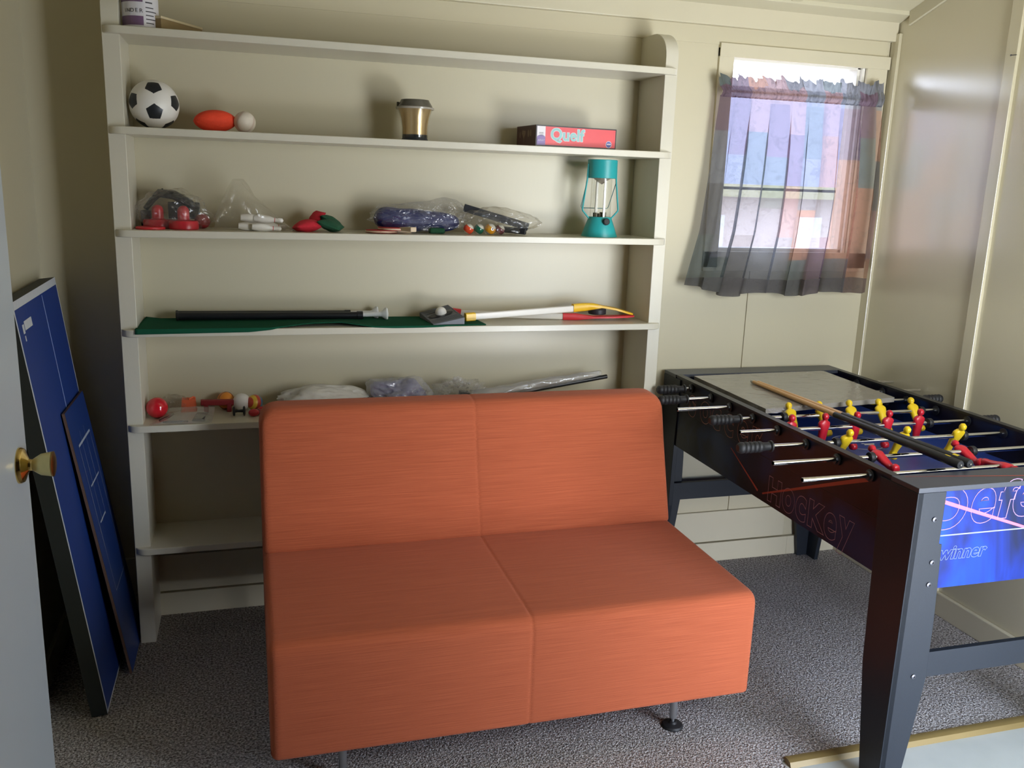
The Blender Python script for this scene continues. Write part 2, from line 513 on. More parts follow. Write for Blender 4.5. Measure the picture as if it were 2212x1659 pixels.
# ---------------------------------------------------------------- mesh builder
class MB:
    def __init__(self):
        self.v, self.fc, self.fm, self.mats, self.uv = [], [], [], [], {}
        self.cur = 0

    def mat(self, name):
        if name not in self.mats:
            self.mats.append(name)
        self.cur = self.mats.index(name)
        return self

    def face(self, idx):
        self.fc.append(tuple(idx))
        self.fm.append(self.cur)

    def add(self, pts, faces):
        b = len(self.v)
        self.v += [Vector(p) for p in pts]
        for q in faces:
            self.face([b + i for i in q])
        return self

    def box(self, x0, x1, y0, y1, z0, z1):
        p = [(x0, y0, z0), (x1, y0, z0), (x1, y1, z0), (x0, y1, z0), (x0, y0, z1), (x1, y0, z1), (x1, y1, z1), (x0, y1, z1)]
        self.add(p, [(0, 3, 2, 1), (4, 5, 6, 7), (0, 1, 5, 4), (1, 2, 6, 5), (2, 3, 7, 6), (3, 0, 4, 7)])
        return self

    def hexa(self, p):
        """eight corners: bottom ring then top ring"""
        self.add(p, [(0, 3, 2, 1), (4, 5, 6, 7), (0, 1, 5, 4), (1, 2, 6, 5), (2, 3, 7, 6), (3, 0, 4, 7)])
        return self

    def prism(self, poly, axis, a, b):
        """polygon in the plane normal to axis, swept from a to b"""
        def P(q, t):
            if axis == 'x':
                return (t, q[0], q[1])
            if axis == 'y':
                return (q[0], t, q[1])
            return (q[0], q[1], t)
        n = len(poly)
        pts = [P(q, a) for q in poly] + [P(q, b) for q in poly]
        fs = [tuple(reversed(range(n))), tuple(range(n, 2 * n))]
        fs += [(i, (i + 1) % n, n + (i + 1) % n, n + i) for i in range(n)]
        self.add(pts, fs)
        return self

    def rings(self, rings, cap=True, closed=True):
        """loft through rings with equal point counts"""
        n = len(rings[0])
        b = len(self.v)
        for rg in rings:
            self.v += [Vector(p) for p in rg]
        for i in range(len(rings) - 1):
            for j in range(n if closed else n - 1):
                k = (j + 1) % n
                self.face((b + i * n + j, b + i * n + k, b + (i + 1) * n + k, b + (i + 1) * n + j))
        if cap:
            self.face([b + j for j in reversed(range(n))])
            self.face([b + (len(rings) - 1) * n + j for j in range(n)])
        return self

    def lathe(self, prof, c=(0, 0, 0), axis=(0, 0, 1), seg=32, cap=True):
        """profile of (radius, height) about an axis through c"""
        ax = Vector(axis).normalized()
        t = Vector((1, 0, 0)) if abs(ax.x) < 0.9 else Vector((0, 1, 0))
        a = (t - ax * t.dot(ax)).normalized()
        bb = ax.cross(a)
        C = Vector(c)
        rg = []
        for r, h in prof:
            r = max(r, 1e-5)
            rg.append([C + ax * h + (a * math.cos(2 * PI * k / seg) + bb * math.sin(2 * PI * k / seg)) * r for k in range(seg)])
        return self.rings(rg, cap)

    def tube(self, path, rad, seg=10, cap=True):
        path = [Vector(p) for p in path]
        rg = []
        prev = None
        for i, p in enumerate(path):
            d = (path[min(i + 1, len(path) - 1)] - path[max(i - 1, 0)]).normalized()
            if prev is None:
                t = Vector((0, 0, 1)) if abs(d.z) < 0.9 else Vector((1, 0, 0))
                a = (t - d * t.dot(d)).normalized()
            else:
                a = (prev - d * prev.dot(d)).normalized()
            prev = a
            bb = d.cross(a)
            r = rad[i] if isinstance(rad, (list, tuple)) else rad
            rg.append([p + (a * math.cos(2 * PI * k / seg) + bb * math.sin(2 * PI * k / seg)) * r for k in range(seg)])
        return self.rings(rg, cap)

    def sphere(self, c, r, seg=24, rings=14, sc=(1, 1, 1), fn=None):
        C = Vector(c)
        rg = []
        for i in range(rings + 1):
            th = PI * i / rings
            th = min(max(th, 1e-3), PI - 1e-3)
            ring = []
            for k in range(seg):
                ph = 2 * PI * k / seg
                d = Vector((math.sin(th) * math.cos(ph), math.sin(th) * math.sin(ph), -math.cos(th)))
                q = Vector((d.x * sc[0], d.y * sc[1], d.z * sc[2])) * r
                if fn:
                    q = fn(q, d)
                ring.append(C + q)
            rg.append(ring)
        return self.rings(rg, True)

    def grid(self, fn, nu, nv, uvfn=None):
        b = len(self.v)
        for i in range(nu + 1):
            for j in range(nv + 1):
                u, v = i / nu, j / nv
                self.v.append(Vector(fn(u, v)))
                if uvfn:
                    self.uv[len(self.v) - 1] = uvfn(u, v)
        w = nv + 1
        for i in range(nu):
            for j in range(nv):
                self.face((b + i * w + j, b + (i + 1) * w + j, b + (i + 1) * w + j + 1, b + i * w + j + 1))
        return self

    def xform(self, mtx, start=0):
        for i in range(start, len(self.v)):
            self.v[i] = mtx @ self.v[i]
        return self


WM = {}


def wm(o):
    return WM.get(o.name, Matrix.Identity(4)) if o else Matrix.Identity(4)


def build(mb, name, parent=None, loc=None, local=False, smooth=None, bevel=None, solid=None, subsurf=0, mesh_name=None):
    """link the builder as ONE mesh object.  verts are world coordinates unless local"""
    me = bpy.data.meshes.new(name)
    if parent is None and loc is not None:
        W = Matrix.Translation(loc)
    else:
        W = wm(parent)
    inv = W.inverted()
    vs = [v if local else inv @ v for v in mb.v]
    me.from_pydata([tuple(v) for v in vs], [], mb.fc)
    for mn in mb.mats:
        me.materials.append(MATS[mn])
    me.polygons.foreach_set('material_index', mb.fm)
    if mb.uv:
        uvl = me.uv_layers.new(name='UVMap')
        for lp in me.loops:
            uvl.data[lp.index].uv = mb.uv.get(lp.vertex_index, (0, 0))
    bm = bmesh.new()
    bm.from_mesh(me)
    bmesh.ops.recalc_face_normals(bm, faces=bm.faces)
    bm.to_mesh(me)
    bm.free()
    if smooth is not None:
        me.polygons.foreach_set('use_smooth', [True] * len(me.polygons))
        me.set_sharp_from_angle(angle=R(smooth))
    o = bpy.data.objects.new(name, me)
    COL.objects.link(o)
    if parent is not None:
        o.parent = parent
    elif loc is not None:
        o.location = loc
    WM[o.name] = W
    if bevel:
        b = o.modifiers.new('bevel', 'BEVEL')
        b.width = bevel
        b.segments = 2
        b.limit_method = 'ANGLE'
        b.angle_limit = R(40)
    if solid:
        s = o.modifiers.new('solid', 'SOLIDIFY')
        s.thickness = solid
        s.offset = 0
    if subsurf:
        s = o.modifiers.new('sub', 'SUBSURF')
        s.levels = s.render_levels = subsurf
    return o


def tag(o, label, cat, group=None):
    o['label'] = label
    o['category'] = cat
    if group:
        o['group'] = group
    return o


def struct(o):
    o['kind'] = 'structure'
    return o


def thing(name, loc, label, cat, group=None, rotz=0.0):
    o = bpy.data.objects.new(name, None)
    COL.objects.link(o)
    o.empty_display_size = 0.05
    o.location = loc
    o.rotation_euler = (0, 0, rotz)
    WM[o.name] = Matrix.Translation(loc) @ Matrix.Rotation(rotz, 4, 'Z')
    return tag(o, label, cat, group)


def B(*a, m=None):
    q = MB()
    if m:
        q.mat(m)
    return q.box(*a) if a else q


def text_mesh(body, size, matname, W, parent, name='lettering', outline=0.0, sx=1.0, fill=False, thick=0.0, spacing=1.0, shear=0.0, align='LEFT'):
    """lettering laid on a surface: W maps text x,y,z (metres) to the parent's local space"""
    cu = bpy.data.curves.new(name, 'FONT')
    cu.body = body
    cu.size = size
    cu.offset = thick
    cu.space_character = spacing
    cu.shear = shear
    cu.align_x = align
    cu.fill_mode = 'BOTH' if fill else 'NONE'
    cu.extrude = 0.0002 if fill else 0.0
    cu.bevel_depth = 0.0 if fill else outline
    cu.bevel_resolution = 0
    cu.resolution_u = 6
    tmp = bpy.data.objects.new('tmp_text', cu)
    COL.objects.link(tmp)
    dg = bpy.context.evaluated_depsgraph_get()
    dg.update()
    me = bpy.data.meshes.new_from_object(tmp.evaluated_get(dg))
    bpy.data.objects.remove(tmp, do_unlink=True)
    bpy.data.curves.remove(cu)
    me.name = name
    S = Matrix.Diagonal((sx, 1, 0.5, 1))
    me.transform(W @ S)
    me.materials.clear()
    me.materials.append(MATS[matname])
    o = bpy.data.objects.new(name, me)
    COL.objects.link(o)
    o.parent = parent
    WM[o.name] = wm(parent)
    return o


def frame_m(origin, xdir, ydir):
    x = Vector(xdir).normalized()
    y = Vector(ydir).normalized()
    z = x.cross(y)
    m = Matrix((x, y, z)).transposed().to_4x4()
    m.translation = Vector(origin)
    return m


# ================================================================ the room
XL, XR, YF = -0.31, 2.93, -4.2
SL = 0.337            # ceiling slope


def zc(y):
    return 2.305 - SL * y


# floors
q = B(XL, XR, -1.325, 0.0, -0.05, 0.0, m='carpet')
q.box(XL, 1.785, YF, -1.325, -0.05, 0.0)
struct(build(q, 'floor'))
struct(build(B(1.785, XR, YF, -1.325, -0.05, -0.008, m='vinyl'), 'floor_entry'))
q = MB().mat('threshold')
pr = [(-1.318, 0.0), (-1.325, 0.008), (-1.34, 0.010), (-1.352, 0.006), (-1.360, -0.008), (-1.318, -0.008)]
q.prism(pr, 'x', 1.80, XR)
struct(build(q, 'trim_1', smooth=40))

# back wall: slab with the window opening, panel skins with a joint
WX0, WX1, WZ0, WZ1 = 2.185, 2.815, 1.362, 2.122
q = MB().mat('wall_paint')
q.box(XL, WX0, 0.006, 0.12, -0.05, 2.6)
q.box(WX1, XR, 0.006, 0.12, -0.05, 2.6)
q.box(WX0, WX1, 0.006, 0.12, -0.05, WZ0)
q.box(WX0, WX1, 0.006, 0.12, WZ1, 2.6)
for a, b in ((XL, 2.3505), (2.3555, XR)):     # skins up to the sill
    q.box(a, b, 0.0, 0.0061, 0.0, 1.33)
q.box(XL, 2.128, 0.0, 0.0061, 1.33, 2.164)
struct(build(q, 'wall_back'))

# left wall, front wall, right wall with the entry doorway
struct(build(B(XL - 0.1, XL, YF, 0.12, -0.05, 4.0, m='wall_paint'), 'wall_left'))
DX0, DX1, DYF, DZ = 2.0, 2.86, -2.65, 2.04       # entry doorway in the short front wall beside the camera
q = MB().mat('unseen_wall_dark').box(XL - 0.1, 1.70, YF - 0.1, YF, -0.05, 4.0)
q.box(1.60, 1.70, YF, DYF - 0.1, -0.05, 4.0)
q.mat('wall_paint').box(1.60, DX0, DYF - 0.1, DYF, -0.05, 4.0)
q.box(DX1, XR + 0.1, DYF - 0.1, DYF, -0.05, 4.0)
q.box(DX0, DX1, DYF - 0.1, DYF, DZ, 4.0)
struct(build(q, 'wall_front'))
struct(build(B(XR, XR + 0.1, DYF, 0.12, -0.05, 4.0, m='wall_gloss'), 'wall_right'))
q = MB().mat('trim_paint')                     # casing of the entry doorway
q.box(DX0 - 0.07, DX0, DYF, DYF + 0.016, 0, DZ + 0.07)
q.box(DX1, DX1 + 0.07, DYF, DYF + 0.016, 0, DZ + 0.07)
q.box(DX0, DX1, DYF, DYF + 0.016, DZ, DZ + 0.07)
struct(build(q, 'trim_2'))

# sloped ceiling
q = MB().mat('ceiling_paint')
q.prism([(0.12, zc(0.12)), (YF - 0.1, zc(YF - 0.1)), (YF - 0.1, zc(YF - 0.1) + 0.1), (0.12, zc(0.12) + 0.1)], 'x', XL - 0.1, XR + 0.1)
struct(build(q, 'ceiling'))


def sloped(x0, x1, y0, y1, t):
    return MB().mat('ceiling_paint').prism([(y0, zc(y0) + 0.001), (y0, zc(y0) - t), (y1, zc(y1) - t), (y1, zc(y1) + 0.001)], 'x', x0, x1)


struct(build(sloped(XL, XR, 0.0, -0.085, 0.016), 'trim_3', bevel=0.002))
struct(build(sloped(XR - 0.012, XR, -0.085, YF, 0.055), 'trim_4', bevel=0.002))
k = 5
for xb in (2.395, 1.175, -0.045):
    struct(build(sloped(xb - 0.022, xb + 0.022, -0.085, YF, 0.010), 'trim_%d' % k, bevel=0.002))
    k += 1

# frieze and flat header board along the top of the back wall
struct(build(B(XL, XR - 0.006, -0.026, 0.006, 2.225, 2.30, m='trim_paint'), 'trim_8', bevel=0.002))
struct(build(B(XL, XR - 0.03, -0.004, 0.006, 2.160, 2.225, m='wall_paint'), 'trim_9', bevel=0.001))

# corner and panel battens of the right wall
for y0, y1 in ((-0.045, -0.0), (-0.655, -0.605), (-1.27, -1.22), (-1.88, -1.83)):
    struct(build(B(XR - 0.014, XR, y0, y1, 0.0, zc(y1) - 0.05, m='wall_gloss'), 'trim_%d' % (k + 2), bevel=0.0015))
    k += 1
# left wall battens
for y0 in (-0.62, -1.24):
    struct(build(B(XL, XL + 0.012, y0 - 0.02, y0 + 0.02, 0.0, 2.9, m='wall_paint'), 'trim_%d' % (k + 2), bevel=0.0015))
    k += 1
# baseboards
q = MB().mat('trim_paint')
q.box(XL, 2.64, -0.012, 0.0, 0.092, 0.232)
q.box(XL, 2.66, -0.020, 0.0, 0.0, 0.088)
q.box(2.66, XR, -0.020, 0.0, 0.0, 0.088)
struct(build(q, 'baseboard_back', bevel=0.002))
q = MB().mat('trim_paint')
q.box(XR - 0.018, XR, DYF, 0.0, 0.0, 0.092)
struct(build(q, 'baseboard_right', bevel=0.004))
struct(build(B(XL, XL + 0.016, YF, 0.0, 0.0, 0.092, m='trim_paint'), 'baseboard_left', bevel=0.004))

# ---------------------------------------------------------------- window
q = MB().mat('trim_paint')                     # casing boards
q.box(2.128, 2.192, -0.012, 0.002, 1.30, 2.150)
q.box(2.808, 2.905, -0.012, 0.002, 1.30, 2.118)
q.box(2.128, 2.912, -0.016, 0.002, 2.116, 2.166)
q.box(2.128, 2.905, -0.012, 0.002, 1.285, 1.366)
win = struct(build(q, 'window_1', bevel=0.0015))
q = MB().mat('sash_white')
ft = 0.018
q.box(WX0, WX0 + ft, 0.02, 0.075, WZ0, WZ1)
q.box(WX1 - ft - 0.014, WX1, 0.02, 0.075, WZ0, WZ1)
q.box(WX0, WX1, 0.02, 0.075, WZ0, WZ0 + ft)
q.box(WX0, WX1, 0.02, 0.075, WZ1 - 0.010, WZ1)
q.box(WX1 - 0.020, WX1 - 0.006, 0.004, 0.02, WZ0, WZ1)
build(q, 'sash', win, bevel=0.002)
q = MB().mat('window_glass')
q.add([(WX0, 0.05, WZ0), (WX1, 0.05, WZ0), (WX1, 0.05, WZ1), (WX0, 0.05, WZ1)], [(0, 1, 2, 3)])
build(q, 'pane', win)

# ---------------------------------------------------------------- curtain
cur = thing('curtain', (2.45, -0.07, 1.2), 'sheer grey, tan and plum patchwork cafe curtain gathered on a rod over the window', 'curtain')


def lerp(a, b, t):
    return a + (b - a) * t


def pw(t, pts):
    for (a, x), (b, y) in zip(pts, pts[1:]):
        if t <= b:
            return lerp(x, y, (t - a) / (b - a))
    return pts[-1][1]


def cx(u, z):
    le = pw(2.05 - z, [(0, 2.090), (0.07, 2.118), (0.35, 2.100), (0.60, 2.075), (0.85, 2.015)])
    ri = pw(2.05 - z, [(0, 2.858), (0.08, 2.856), (0.45, 2.886), (0.62, 2.880), (0.85, 2.866)])
    return lerp(le, ri, u)


def pleat(u, n, seed):
    return math.sin(2 * PI * n * u + 2.2 * noise.noise(Vector((u * 6, seed, 0.3)))) + 0.45 * math.sin(2 * PI * n * 2.3 * u + seed)


def fold(u, v):
    """sideways swing that laps the cloth over itself at some pleats"""
    a = 0.0135 + 0.022 * abs(noise.noise(Vector((u * 7.3, 0.4 * v, 9.1))))
    return -a * math.sin(2 * PI * 9 * u + 1.3 + 0.5 * math.sin(u * 11) + 0.25 * v) * min(1, u * 10) * min(1, (1 - u) * 10) * (0.45 + 0.55 * min(1, v * 4))


def f_panel(u, v):
    z = lerp(1.968, 1.262 + 0.006 * math.sin(u * 9), v)
    amp = pw(v, [(0, 0.006), (0.15, 0.016), (1.0, 0.026)])
    uu = u + 0.012 * math.sin(u * 24 + 1.5) * (0.4 + 0.6 * v)
    y = -0.064 + amp * pleat(u, 7, 1.7) * 0.6 - 0.012 * v
    return (cx(u, z) + fold(u, v), y, z)


q = MB().mat('sheer')
q.grid(f_panel, 420, 40, lambda u, v: (u * 1.30 + 0.06, (1 - v) * 0.70 + 0.03))
build(q, 'panel', cur, smooth=80)


def f_hem(u, v):
    z0 = 1.262 + 0.006 * math.sin(u * 9)
    z1 = 1.203 + 0.012 * math.sin(u * 17 + 0.8) * 0.7 + pw(u, [(0, 0.025), (0.25, -0.006), (0.8, -0.004), (1, 0.010)])
    z = lerp(z0, z1, v)
    uu = u + 0.012 * math.sin(u * 24 + 1.5)
    y = -0.064 + 0.026 * pleat(u, 7, 1.7) * 0.6 - 0.012 - 0.003 * v
    return (cx(u, z) + fold(u, 1.0), y, z)


q = MB().mat('sheer_hem')
q.grid(f_hem, 420, 6, lambda u, v: (u * 1.30 + 0.06, (1 - v) * 0.06))
build(q, 'hem', cur, smooth=80)


def f_head(u, v):
    w = pleat(u, 8.5, 4.0)
    top = 2.036 + 0.016 * u + 0.010 * w + 0.004 * pleat(u, 23, 1.0)
    z = lerp(top, 1.962, v)
    bulge = math.sin(PI * min(1, max(0, (v - 0.42) / 0.58))) * 0.013
    tight = 0.0045 * pleat(u, 30, 2.0) * (0.6 + 0.4 * math.sin(v * 9 + u * 60))
    y = -0.064 - bulge + tight + (0.013 * w * max(0.0, 1 - v / 0.45))
    return (cx(u, z) + 0.004 * math.sin(2 * PI * 17 * u) * max(0.0, 1 - v / 0.5), y, z)


q = MB().mat('sheer_gather')
q.grid(f_head, 420, 20, lambda u, v: (u * 1.30 + 0.06, (1 - v) * 0.09 + 0.75))
build(q, 'heading', cur, smooth=80)
q = MB().mat('sash_white').tube([(2.125, -0.062, 1.985), (2.48, -0.063, 1.988), (2.850, -0.062, 1.991)], 0.005)
build(q, 'rod', cur, smooth=60)

# ---------------------------------------------------------------- outside, seen through the window and the doorway
struct(build(B(-12, 16, -10, 16, -0.25, -0.16, m='ground'), 'ground'))
hs = thing('house', (3.5, 6.0, -0.16), 'neighbouring house with blue roof and tan wall outside the curtained window', 'house')
build(B(-3, 11, 6.0, 6.2, -0.16, 1.56, m='house_wall'), 'wall', hs)
build(B(-3.2, 11.2, 5.7, 5.76, 1.56, 1.70, m='house_fascia'), 'fascia', hs)
q = MB().mat('house_roof').prism([(5.7, 1.64), (5.7, 1.67), (9.5, 3.22), (9.5, 3.15)], 'x', -3.2, 11.2)
build(q, 'roof', hs)
for xx in (4.6, 5.3, 6.6):
    build(B(xx, xx + 0.32, 5.94, 6.0, 0.2, 1.35, m='house_white'), 'window', hs)

# ---------------------------------------------------------------- inner door standing open along the left wall
dr = struct(build(B(-0.185, -0.150, -1.95, -1.090, 0.012, 2.05, m='door_paint'), 'door_1', bevel=0.003))
kc = Vector((-0.150, -1.166, 0.960))
q = MB().mat('brass').lathe([(0.001, 0.0), (0.0405, 0.0), (0.0405, 0.004), (0.037, 0.010), (0.022, 0.016), (0.014, 0.020), (0.012, 0.030), (0.013, 0.034)], kc, (1, 0, 0), 40)
build(q, 'rosette', dr, smooth=35)
q = MB().mat('aged_brass').lathe([(0.012, 0.026), (0.017, 0.033), (0.024, 0.044), (0.0265, 0.058), (0.028, 0.066)], kc, (1, 0, 0), 40, cap=False)
q.mat('dark_brass').lathe([(0.028, 0.066), (0.0285, 0.069), (0.022, 0.071), (0.001, 0.071)], kc, (1, 0, 0), 40, cap=False)
build(q, 'knob', dr, smooth=35)

# ================================================================ bookcase
SHZ = [2.0275, 1.7375, 1.4252, 1.1080, 0.7888, 0.3573]
SX0, SX1, SD = 0.0, 1.802, 0.219
bk = thing('bookcase', (0.9, -0.12, 0.0), 'tall cream painted bookcase with six shelves built against the back wall', 'bookcase')


def side_poly(zt):
    p = [(0.0, 0.0), (-SD, 0.0), (-SD, zt - 0.09)]
    for i in range(1, 9):
        a = i / 8 * PI / 2
        p.append((-SD + 0.115 * (1 - math.cos(a)), zt - 0.09 + 0.09 * math.sin(a)))
    p.append((0.0, zt))
    return p


for x0, x1 in ((-0.050, 0.0), (SX1, SX1 + 0.049)):
    q = MB().mat('shelf_paint').prism(side_poly(2.158), 'x', x0, x1)
    build(q, 'side_panel', bk, smooth=30, bevel=0.0015)


def shelf_poly(x0, x1, yf, r):
    p = [(x0, -0.001), (x0, yf + r)]
    for i in range(1, 8):
        a = i / 8 * PI / 2
        p.append((x0 + r - r * math.cos(a), yf + r - r * math.sin(a)))
    p.append((x0 + r, yf))
    p.append((x1 - r, yf))
    for i in range(1, 8):
        a = i / 8 * PI / 2
        p.append((x1 - r + r * math.sin(a), yf + r - r * math.cos(a)))
    p.append((x1, yf + r))
    p.append((x1, -0.001))
    return p


for z in SHZ:
    q = MB().mat('shelf_paint').prism(shelf_poly(-0.052, SX1 + 0.051, -0.242, 0.045), 'z', z - 0.023, z)
    build(q, 'shelf', bk, smooth=30, bevel=0.002)

# ================================================================ sofa
sf = thing('sofa', (1.068, -0.72, 0.0), 'armless two seat sofa in orange streaked fabric with center seam', 'sofa')


def rounded(poly, radii, n=7):
    """round the corners of a polygon"""
    out = []
    N = len(poly)
    for i in range(N):
        p, a, b = Vector(poly[i]), Vector(poly[i - 1]), Vector(poly[(i + 1) % N])
        r = radii[i]
        if r <= 0:
            out.append(tuple(p))
            continue
        da, db = (a - p).normalized(), (b - p).normalized()
        ang = da.angle(db)
        t = r / math.tan(ang / 2)
        p0, p1 = p + da * t, p + db * t
        for k in range(n + 1):
            s = k / n
            q1 = p0.lerp(p, s)
            q2 = p.lerp(p1, s)
            out.append(tuple(q1.lerp(q2, s)))
    return out


def inset(poly, d):
    N = len(poly)
    out = []
    area = sum(poly[i][0] * poly[(i + 1) % N][1] - poly[(i + 1) % N][0] * poly[i][1] for i in range(N))
    sg = 1 if area > 0 else -1
    for i in range(N):
        a, p, b = Vector(poly[i - 1]), Vector(poly[i]), Vector(poly[(i + 1) % N])
        t = b - a
        if t.length < 1e-9:
            out.append(tuple(p))
            continue
        t.normalize()
        nrm = Vector((-t.y, t.x)) * sg
        out.append(tuple(p + nrm * d))
    return out


def upholstery(poly, radii, name, seam_x=1.068, drop=0.0):
    pr = rounded(poly, radii)
    rg = []
    xs = [(0.366, 0.024), (0.3675, 0.016), (0.371, 0.008), (0.378, 0.002), (0.386, 0.0), (0.396, 0.0), (0.408, 0.0), (0.428, 0.0), (0.7, 0.0), (seam_x - 0.012, 0.0), (seam_x - 0.004, 0.0006), (seam_x, 0.0022), (seam_x + 0.004, 0.0006), (seam_x + 0.012, 0.0), (1.45, 0.0), (1.706, 0.0), (1.726, 0.0), (1.738, 0.0),
          (1.750, 0.0), (1.758, 0.002), (1.764, 0.008), (1.7672, 0.016), (1.768, 0.024)]
    for x, d in xs:
        zt = max(p[1] for p in poly)
        e = min(x - 0.366, 1.768 - x)
        s_ = min(1.0, e / 0.062)
        dz = drop * (1 - math.sqrt(max(0.0, 1 - (1 - s_) ** 2)))
        rg.append([(x, p[0], p[1] - dz * max(0.0, (p[1] - zt + 0.16) / 0.16)) for p in (inset(pr, d) if d else pr)])
    q = MB().mat('orange_fabric').rings(rg, True)
    return build(q, name, sf, smooth=50)


seat_poly = [(-1.163, 0.120), (-1.163, 0.447), (-0.480, 0.452), (-0.300, 0.452), (-0.300, 0.120)]
upholstery(seat_poly, [0.012, 0.045, 0.0, 0.01, 0.012], 'seat')
back_poly = [(-0.586, 0.440), (-0.495, 0.735), (-0.462, 0.888), (-0.345, 0.895), (-0.292, 0.440)]
upholstery(back_poly, [0.022, 0.12, 0.048, 0.045, 0.01], 'backrest', drop=0.050)
for (x, y) in ((1.552, -1.10), (0.555, -1.10), (1.552, -0.40), (0.555, -0.40)):
    q = MB().mat('chair_steel').lathe([(0.0105, 0.030), (0.0115, 0.034), (0.0115, 0.125)], (x, y, 0), seg=20)
    q.lathe([(0.005, 0.012), (0.005, 0.032)], (x, y, 0), seg=12)
    lg = build(q, 'leg', sf, smooth=40)
    q = MB().mat('black_rubber').lathe([(0.001, 0.0), (0.032, 0.0), (0.033, 0.004), (0.029, 0.009), (0.014, 0.013), (0.010, 0.018), (0.001, 0.018)], (x, y, 0), seg=28)
    build(q, 'foot', lg, smooth=35)

# ================================================================ foosball table (local: x 0..W, y 0..-L)
TW, TL, TZ = 0.785, 1.487, 0.880
tb = thing('foosball_table', (1.986, -0.020, 0.0), 'black multi game foosball table with blue printed aprons in the right corner', 'game table', rotz=R(-0.45))


def TP(q, name, par=None, **kw):
    return build(q, name, par or tb, local=True, **kw)


SB, SW = 0.592, 0.022
for x0, x1, gx in ((0.004, 0.004 + SW, 0.004), (TW - 0.004 - SW, TW - 0.004, TW - 0.004)):
    q = MB().mat('graphic_shaded').box(x0, x1, -TL + 0.02, -0.02, SB, 0.743)
    q.box(x0, x1, -TL + 0.02, -0.02, 0.7455, TZ - 0.006)
    q.mat('table_edge').box(x0 + 0.001, x1 - 0.001, -TL + 0.02, -0.02, 0.742, 0.747)
    q.box(x0 - 0.002, x1 + 0.002, -TL + 0.106, -0.104, TZ - 0.008, TZ)
    sp = TP(q, 'side_panel')
    if gx < 0.1:
        wmx = lambda y, z: frame_m((0.0036, y, z), (0, -1, 0), (0, 0, 1))
        for ch, ty, ts, tsx in (('H', -0.815, 0.108, 1.0), ('o', -0.900, 0.150, 0.82), ('c', -0.975, 0.150, 0.82), ('K', -1.040, 0.112, 1.0), ('e', -1.122, 0.150, 0.82), ('y', -1.196, 0.150, 0.82)):
            text_mesh(ch, ts, 'dim_ink', wmx(ty, 0.612 if ch != 'y' else 0.622), sp, outline=0.0011, sx=tsx, thick=0.0055)
        for k_, ch in enumerate('soccer'):
            text_mesh(ch, 0.155, 'dim_orange_ink', wmx(-0.225 - 0.092 * k_, 0.752), sp, outline=0.0011, sx=0.95, thick=0.0055)
        q = MB().mat('red_ink')
        for a, b, w in (((-0.562, 0.711), (-0.756, 0.618), 0.004), ((-0.785, 0.618), (-1.290, 0.838), 0.0065)):
            d = (Vector(b) - Vector(a)).normalized()
            nn = Vector((-d.y, d.x)) * w
            A, Bv = Vector(a), Vector(b)
            q.add([(0.0033, p.x, p.y) for p in (A + nn * 0.4, A - nn * 0.4, Bv - nn, Bv + nn)], [(0, 1, 2, 3)])
        TP(q, 'printed_stripe', sp)
for y0, y1 in ((-0.024, -0.002), (-TL + 0.002, -TL + 0.024)):
    q = MB().mat('graphic_bright').box(0.03, TW - 0.03, y0, y1, 0.594, 0.741)
    q.box(0.03, TW - 0.03, y0, y1, 0.745, TZ - 0.012)
    q.mat('seam_line').box(0.031, TW - 0.031, y0 + 0.0006, y1 - 0.0006, 0.741, 0.745)
    ep = TP(q, 'end_panel')
    if y0 < -1:
        wmx = lambda x, z: frame_m((x, -TL + 0.0016, z), (1, 0, 0), (0, 0, 1))
        for ch, tx, tz, ts, tsx in (('D', 0.050, 0.766, 0.150, 0.95), ('e', 0.170, 0.777, 0.185, 0.88), ('f', 0.262, 0.784, 0.140, 1.15), ('e', 0.305, 0.786, 0.185, 0.88)):
            text_mesh(ch, ts, 'lilac_ink', wmx(tx, tz), ep, outline=0.0013, sx=tsx, thick=0.0060, shear=0.10)
        text_mesh('winner', 0.052, 'sky_ink', wmx(0.092, 0.676), ep, outline=0.0009, sx=1.02, thick=0.0018, shear=0.2)
        q = MB().mat('pink_ink')
        q.add([(x, -TL + 0.0011, z) for x, z in ((0.055, 0.853), (0.055, 0.842), (0.355, 0.7455), (0.378, 0.7455))], [(0, 1, 2, 3)])
        TP(q, 'printed_stripe', ep)
for y0, y1 in ((-0.103, 0.0), (-TL, -TL + 0.105)):
    q = MB().mat('cap_black').box(0.0, TW, y0, y1, TZ - 0.014, TZ)
    ec = TP(q, 'end_cap', bevel=0.0015)
    if y0 < -1:
        q = MB().mat('red_ink')
        q.add([(x, y, TZ + 0.0004) for x, y in ((0.03, -TL + 0.092), (0.03, -TL + 0.090), (0.40, -TL + 0.030), (0.40, -TL + 0.035))], [(0, 1, 2, 3)])
        TP(q, 'printed_stripe', ec)


